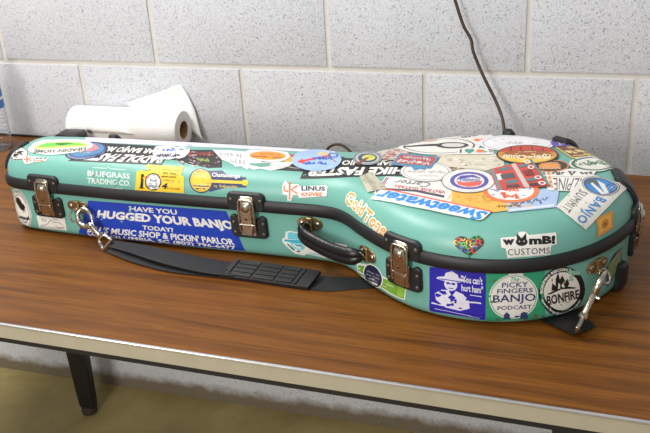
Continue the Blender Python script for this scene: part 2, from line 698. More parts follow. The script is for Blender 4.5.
def latch(s0):
    bm = bmesh.new()
    up = roundpoly([(-0.031, 0.0845), (-0.012, 0.0845), (-0.010, 0.091), (0.012, 0.091), (0.014, 0.0845), (0.033, 0.0845), (0.033, 0.110), (0.026, 0.1145), (-0.026, 0.1145), (-0.031, 0.110)], 0.006)
    plate(bm, s0, up, -0.0005, 0.0078, 0.0022, 0.004)
    lo = roundpoly([(-0.030, 0.073), (-0.022, 0.0765), (-0.015, 0.069), (0.016, 0.069), (0.024, 0.0765), (0.033, 0.073), (0.034, 0.041), (0.028, 0.036), (-0.024, 0.036), (-0.030, 0.043)], 0.005)
    plate(bm, s0, lo, -0.0005, 0.0065, 0.0022, 0.004)
    L = obj('latch', bm, M_RUBBER, case)
    L['label'] = 'black draw latch with a chrome lever'
    # chrome cover plates, the draw loop and the lever
    sl = s0 + 0.0025
    b = bmesh.new()
    plate(b, sl, rrect(-0.0135, 0.0135, 0.041, 0.076, 0.003), 0.006, 0.0080, 0.0008)
    obj('mounting_plate', b, M_CHROME, L)
    b = bmesh.new()
    plate(b, sl, rrect(-0.0130, 0.0130, 0.090, 0.1085, 0.005), 0.0055, 0.0092, 0.0008)
    obj('strike_plate', b, M_CHROME, L)
    b = bmesh.new()
    loop = [surf(sl + a, h, o) for a, h, o in ((-0.0128, 0.050, 0.0105), (-0.0130, 0.072, 0.0118), (-0.0130, 0.094, 0.0118), (-0.0118, 0.1010, 0.0115), (-0.0080, 0.1040, 0.0113), (0.0080, 0.1040, 0.0113), (0.0118, 0.1010, 0.0115), (0.0130, 0.094, 0.0118), (0.0130, 0.072, 0.0118), (0.0128, 0.050, 0.0105))]
    add_tube(b, catmull(loop, 6), 0.0019, 10)
    obj('draw_loop', b, M_CHROME, L)
    b = bmesh.new()
    plate(b, sl, roundpoly([(-0.0105, 0.063), (0.0105, 0.063), (0.0105, 0.093), (0.0075, 0.101), (-0.0075, 0.101), (-0.0105, 0.093)], 0.004), 0.0085, 0.0138, 0.0016, 0.003)
    plate(b, sl, roundpoly([(-0.0110, 0.061), (-0.0080, 0.043), (0.0080, 0.043), (0.0110, 0.061)], 0.003), 0.0075, 0.0118, 0.0014, 0.003)
    add_tube(b, [surf(sl - 0.0135, 0.0622, 0.0112), surf(sl + 0.0135, 0.0622, 0.0112)], 0.0022, 10)
    P, N = surf(sl, 0.0925, 0.0128), surf_n(sl, 0.088)
    add_lathe(b, [(0.0078, 0.0), (0.0076, 0.0018), (0.0058, 0.0034), (0.0030, 0.0040), (0.0003, 0.0042)], 20, axis_matrix(P, N))
    obj('lever', b, M_CHROME, L)
    b = bmesh.new()
    dome(b, surf(sl, 0.0730, 0.0136), surf_n(sl, 0.0730), 0.0022, 0.0014)
    obj('lever_screw', b, mat('dark_screw', '#4a443a', 0.4, 0.8), L)
    for a, h in ((-0.0245, 0.103), (0.0265, 0.103), (-0.0235, 0.063), (0.0275, 0.063), (-0.0225, 0.045), (0.0275, 0.045)):
        b = bmesh.new()
        o0 = 0.0075 if h > 0.08 else 0.0062
        dome(b, surf(s0 + a, h, o0), surf_n(s0 + a, h), 0.0030, 0.0014)
        obj('rivet', b, M_DULL, L)
    return L


for s0 in (0.1350, 0.5215, 0.8390, 1.2570):
    latch(s0)


def lobe_plate(s0, h0, wa, wh):
    """brass keeper: two round lobes with a raised strap between"""
    bm = bmesh.new()
    pts = []
    for k in range(36):
        a = 2 * math.pi * k / 36
        x = wa * math.copysign(abs(math.cos(a)) ** 0.75, math.cos(a))
        y = wh * math.sin(a) * (0.80 + 0.20 * abs(math.cos(a)))
        pts.append((x, h0 + y))
    plate(bm, s0, pts, -0.0004, 0.0022, 0.0007, 0.003)
    plate(bm, s0, rrect(-0.0052, 0.0052, h0 - wh * 1.0, h0 + wh * 0.95, 0.002), 0.001, 0.0062, 0.0014, 0.003)
    return bm


def keeper(name, s0, h0, wa=0.0215, wh=0.0115):
    k = obj(name, lobe_plate(s0, h0, wa, wh), M_BRASS, case)
    for a in (-0.62, 0.62):
        b = bmesh.new()
        dome(b, surf(s0 + a * wa, h0, 0.002), surf_n(s0 + a * wa, h0), 0.0042, 0.0022)
        obj('rivet', b, M_RIVET, k)
    return k


RA_S, RA_H = 0.1990, 0.0625
RB_S, RB_H = 1.1285, 0.0660
for s0, h0 in ((RA_S, RA_H), (RB_S, RB_H)):
    k = keeper('strap_ring_mount', s0, h0)
    b = bmesh.new()
    c = surf(s0, h0 - 0.008, 0.0115)
    n = surf_n(s0, h0)
    t = Vector((0, 0, 1)).cross(n).normalized()
    dn = (Vector((0, 0, -1)) * 0.85 + n * 0.53).normalized()
    pts = []
    for a in range(24):
        an = 2 * math.pi * a / 24
        pts.append(c + t * 0.0085 * math.cos(an) + dn * (0.0045 + 0.0105 * math.sin(an)))
    add_tube(b, pts, 0.0019, 8, closed=True)
    obj('ring', b, M_CHROME, k)

# handle and its two mounts
HA_S, HA_H = 0.6275, 0.0695
HB_S, HB_H = 0.7590, 0.0575
H = thing('carry_handle', 'black padded carrying handle', None)
del H['label']
bpy.data.objects.remove(H)
pa = surf(HA_S, HA_H - 0.002, 0.006)
pb = surf(HB_S, HB_H, 0.006)
path = catmull([pa, Vector((-0.277, -0.095, 0.066)), Vector((-0.270, -0.104, 0.059)), Vector((-0.249, -0.115, 0.0545)), Vector((-0.218, -0.131, 0.0525)), Vector((-0.190, -0.145, 0.0545)), Vector((-0.172, -0.149, 0.0575)), pb], 8)
bm = bmesh.new()
rings = []
NP = len(path)
for i, p in enumerate(path):
    t = (path[min(i + 1, NP - 1)] - path[max(i - 1, 0)]).normalized()
    up = (Vector((0, 0, 1)) - t * t.z).normalized()
    sd = t.cross(up)
    f = i / (NP - 1)
    w = 0.0045 + 0.0095 * min(1, 5.0 * min(f, 1 - f)) ** 0.8     # half height
    d = 0.0035 + 0.0050 * min(1, 5.0 * min(f, 1 - f)) ** 0.8
    ringv = []
    for k in range(28):
        a = 2 * math.pi * k / 28
        x, y = math.cos(a), math.sin(a)
        lobe = 1.0 - 0.32 * math.exp(-(y / 0.20) ** 2)            # groove down the middle: two padded rolls
        ringv.append(bm.verts.new(p + sd * (d * x * lobe) + up * (w * y)))
    rings.append(ringv)
for A, B in zip(rings, rings[1:]):
    for k in range(28):
        bm.faces.new((A[k], A[(k + 1) % 28], B[(k + 1) % 28], B[k]))
bm.faces.new(rings[0][::-1])
bm.faces.new(rings[-1])
handle = obj('handle', bm, M_LEATHER, case)
handle['label'] = 'black padded carrying handle of two stitched rolls'
for s0, h0 in ((HA_S, HA_H), (HB_S, HB_H)):
    k = keeper('handle_mount', s0, h0, 0.0215, 0.0125)
    b = bmesh.new()
    c = surf(s0, h0, 0.0075)
    n = surf_n(s0, h0)
    t = Vector((0, 0, 1)).cross(n).normalized()
    add_tube(b, [c + (n * 0.5 + Vector((0, 0, 0.8))) * 0.010 * math.cos(q * math.pi / 8) + n * 0.002 + t * 0.004 * math.sin(q * math.pi / 8) for q in range(16)], 0.0016, 8, closed=True)
    obj('ring', b, M_CHROME, k)

# hinge plates / bumpers clipped over the lid's shoulder
for s0, half, h0, h1, th in ((1.283, 0.031, 0.1080, 0.157, 0.0070), (0.003, 0.024, 0.104, 0.160, 0.006), (1.468, 0.020, 0.104, 0.160, 0.011), (1.5765, 0.011, 0.104, 0.158, 0.012), (2.310, 0.010, 0.104, 0.154, 0.008)):
    bm = bmesh.new()
    plate(bm, s0, roundpoly([(-half, h0), (half, h0), (half, h1 - 0.006), (half * 0.7, h1), (-half * 0.7, h1), (-half, h1 - 0.006)], 0.009, 5), -0.001, th, th * 0.42, 0.005)
    obj('bumper', bm, M_RUBBER, case)
for s0, half in ((1.192, 0.013), (1.330, 0.014), (1.58, 0.018), (2.2, 0.018)):
    bm = bmesh.new()
    plate(bm, s0, roundpoly([(-half, 0.006), (half, 0.006), (half * 0.8, 0.046), (-half * 0.8, 0.046)], 0.005), -0.001, 0.0105, 0.004, 0.005)
    obj('bumper', bm, M_RUBBER, case)

# ------------------------------------------------------------------ shoulder strap lying on the table
CW = Matrix.Translation(CASE_LOC) @ Matrix.Rotation(CASE_RZ, 4, 'Z')
strap = thing('shoulder_strap', 'black webbing shoulder strap clipped to the mint case, sagging onto the table in front', 'strap', (0.35, -0.57, TZ), 0)
SI = Matrix.Translation((-0.35, 0.57, -TZ))      # world -> strap space
M_WEB = mat('black_webbing', '#19191b', 0.6, mottle=0.12, mscale=90, bump=0.5, bscale=700)
M_WEBD = mat('black_strap_pad', '#1d1d1f', 0.38, mottle=0.1, mscale=60)


def ribbon(bm, left, right, th=0.0018, n=10, ribs=0):
    """strap between two world-space edges"""
    A = [SI @ p for p in catmull(left, n)]
    B = [SI @ p for p in catmull(right, n)]
    W = 9
    rows = []
    for i in range(len(A)):
        t = A[min(i + 1, len(A) - 1)] - A[max(i - 1, 0)]
        nrm = (B[i] - A[i]).cross(t).normalized()
        if nrm.z < 0:
            nrm = -nrm
        up, dn = [], []
        for k in range(W):
            p = A[i].lerp(B[i], k / (W - 1))
            bump = ribs * (0.5 - 0.5 * math.cos(k / (W - 1) * 2 * math.pi * 3))
            up.append(bm.verts.new(p + nrm * (th + bump)))
            dn.append(bm.verts.new(p))
        rows.append(up + dn[::-1])
    for a, b in zip(rows, rows[1:]):
        for k in range(2 * W):
            q = (k + 1) % (2 * W)
            bm.faces.new((a[k], a[q], b[q], b[k]))
    bm.faces.new(rows[0][::-1])
    bm.faces.new(rows[-1])


def V(*a):
    return Vector(a)


RINGA = V(0.326, -0.5365, 0.7900)
RINGB = V(1.178, -0.5960, 0.7935)
ENDA = V(0.379, -0.558, TZ + 0.016)
ENDB = V(1.148, -0.655, TZ + 0.013)
# two runs of webbing from the left clip, the buckled pad, and the run that passes under the case to the right clip
bm = bmesh.new()
ribbon(bm, [V(0.381, -0.564, TZ + 0.003), V(0.440, -0.588, TZ + 0.0022), V(0.514, -0.606, TZ + 0.0018), V(0.577, -0.608, TZ + 0.0018), V(0.632, -0.607, TZ + 0.0022)],
       [V(0.383, -0.550, TZ + 0.008), V(0.450, -0.560, TZ + 0.006), V(0.514, -0.572, TZ + 0.003), V(0.577, -0.572, TZ + 0.003), V(0.632, -0.572, TZ + 0.0034)], ribs=0.0005)
w1 = obj('webbing', bm, M_WEB, strap)
bm = bmesh.new()
ribbon(bm, [V(0.388, -0.562, TZ + 0.011), V(0.437, -0.577, TZ + 0.0115), V(0.503, -0.597, TZ + 0.0105), V(0.578, -0.608, TZ + 0.0075), V(0.635, -0.609, TZ + 0.0072)],
       [V(0.384, -0.546, TZ + 0.016), V(0.459, -0.555, TZ + 0.0165), V(0.521, -0.566, TZ + 0.0150), V(0.579, -0.570, TZ + 0.0115), V(0.629, -0.573, TZ + 0.0085)], ribs=0.0006)
obj('webbing', bm, M_WEB, strap)
bm = bmesh.new()
ribbon(bm, [V(0.735, -0.611, TZ + 0.0012), V(0.790, -0.612, TZ + 0.0006), V(0.842, -0.592, TZ + 0.0004), V(0.90, -0.58, TZ + 0.0003), V(1.02, -0.58, TZ + 0.0003), V(1.085, -0.600, TZ + 0.0004)],
       [V(0.742, -0.568, TZ + 0.0026), V(0.792, -0.567, TZ + 0.0010), V(0.850, -0.555, TZ + 0.0004), V(0.91, -0.538, TZ + 0.0003), V(1.04, -0.533, TZ + 0.0003), V(1.122, -0.560, TZ + 0.0002)], th=0.0009)
obj('webbing', bm, M_WEB, strap)
bm = bmesh.new()
ribbon(bm, [V(1.064, -0.585, TZ + 0.0001), V(1.088, -0.615, TZ + 0.0001), V(1.118, -0.643, TZ + 0.0045), V(1.150, -0.664, TZ + 0.0060)],
       [V(1.110, -0.548, TZ + 0.0001), V(1.134, -0.572, TZ + 0.0001), V(1.160, -0.612, TZ + 0.0050), V(1.176, -0.642, TZ + 0.0090)], th=0.0013)
tag(obj('strap_end', bm, M_LEATHER, strap), 'black leather strap end under the case')
bm = bmesh.new()
ribbon(bm, [V(0.612, -0.607, TZ + 0.0005), V(0.66, -0.609, TZ + 0.0012), V(0.72, -0.613, TZ + 0.0008), V(0.760, -0.615, TZ + 0.0005)],
       [V(0.620, -0.568, TZ + 0.0100), V(0.665, -0.568, TZ + 0.0105), V(0.73, -0.572, TZ + 0.0100), V(0.768, -0.574, TZ + 0.0085)], th=0.006)
pad = obj('shoulder_pad', bm, M_WEBD, strap)
pad['label'] = 'stiff black pad with raised bars'
# raised cells moulded on the pad
def on_pad(fx, fy, dz=0.0):
    a = V(0.612, -0.607, TZ + 0.0065).lerp(V(0.760, -0.615, TZ + 0.0065), fx)
    b = V(0.620, -0.568, TZ + 0.0160).lerp(V(0.768, -0.574, TZ + 0.0145), fx)
    return a.lerp(b, fy) + V(0, 0, dz)


for x0, x1 in ((0.05, 0.075), (0.105, 0.335), (0.365, 0.595), (0.625, 0.80), (0.83, 0.855)):
    ys = ((0.06, 0.94),) if x1 - x0 < 0.1 else ((0.06, 0.25), (0.29, 0.48), (0.52, 0.71), (0.75, 0.94))
    for y0, y1 in ys:
        bm = bmesh.new()
        ribbon(bm, [on_pad(x0, y0), on_pad((x0 + x1) / 2, y0), on_pad(x1, y0)], [on_pad(x0, y1), on_pad((x0 + x1) / 2, y1), on_pad(x1, y1)], th=0.0022, n=3)
        obj('pad_cell', bm, M_WEBD, pad)


def snap_hook(A, B, nrm, name='snap_hook'):
    """swivel clip from the ring at A to the strap end at B (world points)"""
    A, B = SI @ A, SI @ B
    d = (B - A).normalized()
    L = (B - A).length
    n = (nrm - d * nrm.dot(d)).normalized()
    s = d.cross(n)
    P = lambda a, b, c=0.0: A + d * a + s * b + n * c
    bm = bmesh.new()
    hook = catmull([P(0.026, 0.0000), P(0.018, 0.0100), P(0.004, 0.0120), P(-0.007, 0.0050), P(-0.008, -0.0060), P(0.001, -0.0125), P(0.012, -0.0120), P(0.020, -0.0085)], 6)
    n_ = len(hook)
    add_tube(bm, hook, [0.0056 - 0.0026 * i / n_ for i in range(n_)], 10)
    add_tube(bm, [P(0.021, 0), P(0.024, 0), P(0.030, 0), P(L - 0.024, 0), P(L - 0.020, 0)], [0.0036, 0.0054, 0.0050, 0.0042, 0.0032], 12)
    clip = obj(name, bm, M_CHROME, strap)
    clip['label'] = 'chrome swivel snap hook'
    b = bmesh.new()
    add_tube(b, [P(0.020, -0.0085), P(0.026, -0.0050), P(0.034, -0.0020)], [0.0019, 0.0022, 0.0022], 8)
    add_tube(b, [P(0.029, 0.0, 0.002), P(0.029, 0.0, 0.0085)], [0.0018, 0.0024], 8)
    obj('gate', b, M_CHROME, clip)
    b = bmesh.new()
    add_lathe(b, [(0.001, L - 0.024), (0.0055, L - 0.024), (0.0062, L - 0.021), (0.0062, L - 0.017), (0.0045, L - 0.015), (0.001, L - 0.015)], 16, axis_matrix(A, d, s))
    add_tube(b, catmull([P(L - 0.016, 0), P(L - 0.012, 0.007), P(L - 0.002, 0.0095), P(L + 0.003, 0.0095), P(L + 0.003, -0.0095), P(L - 0.002, -0.0095), P(L - 0.012, -0.007), P(L - 0.016, 0)], 4), 0.0028, 8)
    obj('swivel_loop', b, M_CHROME, clip)
    return clip


snap_hook(RINGA, ENDA, V(0.1, -0.9, 0.4))
snap_hook(RINGB, V(1.1525, -0.660, 0.7480), (V(1.1525, -0.660, 0.748) - RINGB).cross(V(0.0, 0.86, -0.52)))

# ------------------------------------------------------------------ behind the case
roll = thing('paper_towel_roll', 'white paper towel roll lying against the block wall behind the case', 'paper towels', (0.0, -0.058, TZ), 0)
M_PAPER = mat('paper_towel', '#efefee', 0.85, mottle=0.02, mscale=30, bump=0.35, bscale=230)
RX0, RX1, RR = 0.002, 0.281, 0.0445
AX = axis_matrix((0, 0, RR + 0.001), (1, 0, 0), (0, 0, 1))
bm = bmesh.new()
prof = [(0.0205, RX0), (RR - 0.006, RX0), (RR - 0.001, RX0 + 0.003), (RR, RX0 + 0.010)]
prof += [(RR, RX0 + (RX1 - RX0) * k / 12) for k in range(1, 12)]
prof += [(RR, RX1 - 0.006), (RR - 0.0025, RX1 - 0.001), (RR - 0.006, RX1), (0.0205, RX1), (0.0205, RX0)]
add_lathe(bm, prof, 56, AX)
obj('towel_wind', bm, M_PAPER, roll)
bm = bmesh.new()
add_lathe(bm, [(0.0190, RX0 + 0.001), (0.0206, RX0 + 0.001), (0.0206, RX1 - 0.001), (0.0190, RX1 - 0.001), (0.0190, RX0 + 0.001)], 40, AX)
tag(obj('core', bm, mat('cardboard', '#a8825a', 0.8), roll), 'brown cardboard core')


def sheet(name, grid, th, m, parent, label=None):
    """thin sheet with real thickness from a grid of points"""
    bm = bmesh.new()
    R, C = len(grid), len(grid[0])
    vt = [[bm.verts.new(p) for p in row] for row in grid]
    for i in range(R - 1):
        for k in range(C - 1):
            bm.faces.new((vt[i][k], vt[i][k + 1], vt[i + 1][k + 1], vt[i + 1][k]))
    bmesh.ops.recalc_face_normals(bm, faces=bm.faces)
    o = obj(name, bm, m, parent)
    sm = o.modifiers.new('thickness', 'SOLIDIFY')
    sm.thickness = th
    if label:
        o['label'] = label
    return o


# loose end standing up behind the roll and draping past its right end
grid = []
for i in range(9):
    t = i / 8
    row = []
    for k in range(13):
        w = k / 12
        x = 0.120 + 0.168 * w
        ztop = 0.088 + (0.134 - 0.088) * min(1.0, w / 0.80) - 0.055 * max(0.0, (w - 0.86) / 0.14)
        if w > 0.80:
            x += 0.020 * t * (w - 0.80) / 0.20
        zlow = 0.055 if w < 0.80 else 0.055 - 0.045 * (w - 0.80) / 0.20
        z = ztop + (zlow - ztop) * t
        y = 0.047 + 0.004 * math.sin(9 * w + 2 * t) - 0.012 * max(0, w - 0.80) / 0.20 * t
        row.append((x, y, z))
    grid.append(row)
sheet('loose_sheet', grid, 0.0008, M_PAPER, roll, 'loose end of towel propped behind the roll')
# a folded triangular flap on the front of the roll
grid = []
for i in range(7):
    t = i / 6
    row = []
    for k in range(9):
        w = k / 8
        x = 0.062 + 0.120 * w * (0.25 + 0.75 * t)
        ang = math.radians(28 + 62 * (t * (1 - 0.0 * w)) + 26 * w * (1 - t))
        r = RR + 0.0022 + 0.0035 * (1 - w) * math.sin(t * 3.0)
        row.append((x, -r * math.sin(ang), RR + 0.001 + r * math.cos(ang)))
    grid.append(row)
sheet('towel_flap', grid, 0.0008, M_PAPER, roll)

# water bottle, only its right side in the picture
bottle = thing('water_bottle', 'clear plastic water bottle with a blue label at the left end of the table', 'bottle', (-0.176, -0.119, TZ), 0)
M_PET = bpy.data.materials.new('clear_plastic')
M_PET.use_nodes = True
pb_ = M_PET.node_tree.nodes['Principled BSDF']
pb_.inputs['Base Color'].default_value = (0.95, 0.97, 0.98, 1)
pb_.inputs['Roughness'].default_value = 0.10
pb_.inputs['Transmission Weight'].default_value = 1.0
pb_.inputs['IOR'].default_value = 1.30
prof = [(0.004, 0.006), (0.020, 0.004), (0.027, 0.0), (0.0315, 0.004), (0.0325, 0.012)]
z = 0.016
while z < 0.080:
    prof += [(0.0325, z), (0.0325, z + 0.005), (0.0308, z + 0.0075)]
    z += 0.0098
prof += [(0.0320, 0.088), (0.0315, 0.090), (0.0315, 0.138), (0.0322, 0.142), (0.0315, 0.152), (0.024, 0.176), (0.0145, 0.190), (0.0125, 0.194), (0.0125, 0.205)]
innerp = [(max(r - 0.0012, 0.001), zz + (0.001 if zz < 0.01 else 0)) for r, zz in prof][::-1]
bm = bmesh.new()
add_lathe(bm, prof + innerp + [prof[0]], 48)
obj('bottle_body', bm, M_PET, bottle)
bm = bmesh.new()
add_lathe(bm, [(0.0318, 0.098), (0.0321, 0.098), (0.0321, 0.137), (0.0318, 0.137), (0.0318, 0.098)], 48)
lab = obj('bottle_label', bm, mat('blue_label', '#2f78c8', 0.4), bottle)
bm = bmesh.new()
add_lathe(bm, [(0.0322, 0.117), (0.03235, 0.117), (0.03235, 0.124), (0.0322, 0.124), (0.0322, 0.117)], 48)
obj('label_stripe', bm, mat('white_label', '#e8ecf2', 0.4), lab)
bm = bmesh.new()
add_lathe(bm, [(0.0005, 0.2075), (0.0135, 0.2075), (0.0145, 0.206), (0.0145, 0.195), (0.0130, 0.194), (0.0130, 0.206), (0.0005, 0.2060)], 32)
obj('bottle_cap', bm, mat('white_cap', '#e8e8ea', 0.4), bottle)

# black adapter and its flex
adapter = thing('power_adapter', 'black power adapter with a thin black lead behind the left end of the case', 'power adapter', (0.046, -0.150, TZ), 0.05)
bm = bmesh.new()
sect = [(-0.056, 0.0), (0.033, 0.0), (0.033, 0.054), (0.030, 0.061), (-0.018, 0.061), (-0.028, 0.055), (-0.056, 0.030)]
fr = [bm.verts.new((x, -0.022, z)) for x, z in sect]
bk = [bm.verts.new((x, 0.022, z)) for x, z in sect]
bm.faces.new(fr)
bm.faces.new(bk[::-1])
for k in range(len(sect)):
    q = (k + 1) % len(sect)
    bm.faces.new((fr[k], bk[k], bk[q], fr[q]))
bmesh.ops.bevel(bm, geom=bm.edges[:], offset=0.003, segments=2, profile=0.5, affect='EDGES')
obj('adapter_body', bm, mat('black_plastic', '#202022', 0.4, mottle=0.2, mscale=60), adapter)
bm = bmesh.new()
add_box(bm, -0.006, 0.020, -0.0235, -0.0215, 0.046, 0.056, 0.0006, 1)
obj('rating_label', bm, mat('scuffed_grey_label', '#8d8b86', 0.6, mottle=0.6, mscale=220), adapter)
bm = bmesh.new()
add_tube(bm, catmull([(-0.050, 0.005, 0.010), (-0.062, 0.030, 0.0040), (-0.085, 0.075, 0.0028), (-0.12, 0.108, 0.0028), (-0.15, 0.119, 0.0028), (-0.20, 0.124, 0.0028), (-0.28, 0.128, 0.0028)], 8), 0.0026, 8)
obj('lead', bm, mat('black_flex', '#141414', 0.5), adapter)

# brown flex coming down the wall and behind the case
cord = thing('brown_cord', 'thin dark brown electric cord hanging down the wall behind the case', 'cord', (0.99, -0.05, TZ), 0)
bm = bmesh.new()
cp = [(0.862, -0.030, 1.30), (0.868, -0.030, 1.16), (0.873, -0.030, 1.079), (0.879, -0.030, 1.060), (0.895, -0.030, 1.013), (0.9105, -0.030, 0.985), (0.9155, -0.032, 0.962), (0.935, -0.036, 0.918), (0.966, -0.045, 0.861), (0.982, -0.070, 0.828), (0.984, -0.095, 0.790), (0.960, -0.085, 0.748), (0.900, -0.070, 0.7385), (0.800, -0.062, 0.7385), (0.720, -0.055, 0.7385), (0.672, -0.046, 0.7395), (0.657, -0.040, 0.7475), (0.641, -0.036, 0.7565), (0.625, -0.034, 0.7570), (0.611, -0.034, 0.7500), (0.600, -0.034, 0.7395), (0.570, -0.040, 0.7385), (0.50, -0.060, 0.7385)]
add_tube(bm, [Vector(q) - Vector((0.99, -0.05, TZ)) for q in catmull(cp, 8)], 0.0031, 10)
obj('flex', bm, mat('brown_flex', '#46352a', 0.45), cord)

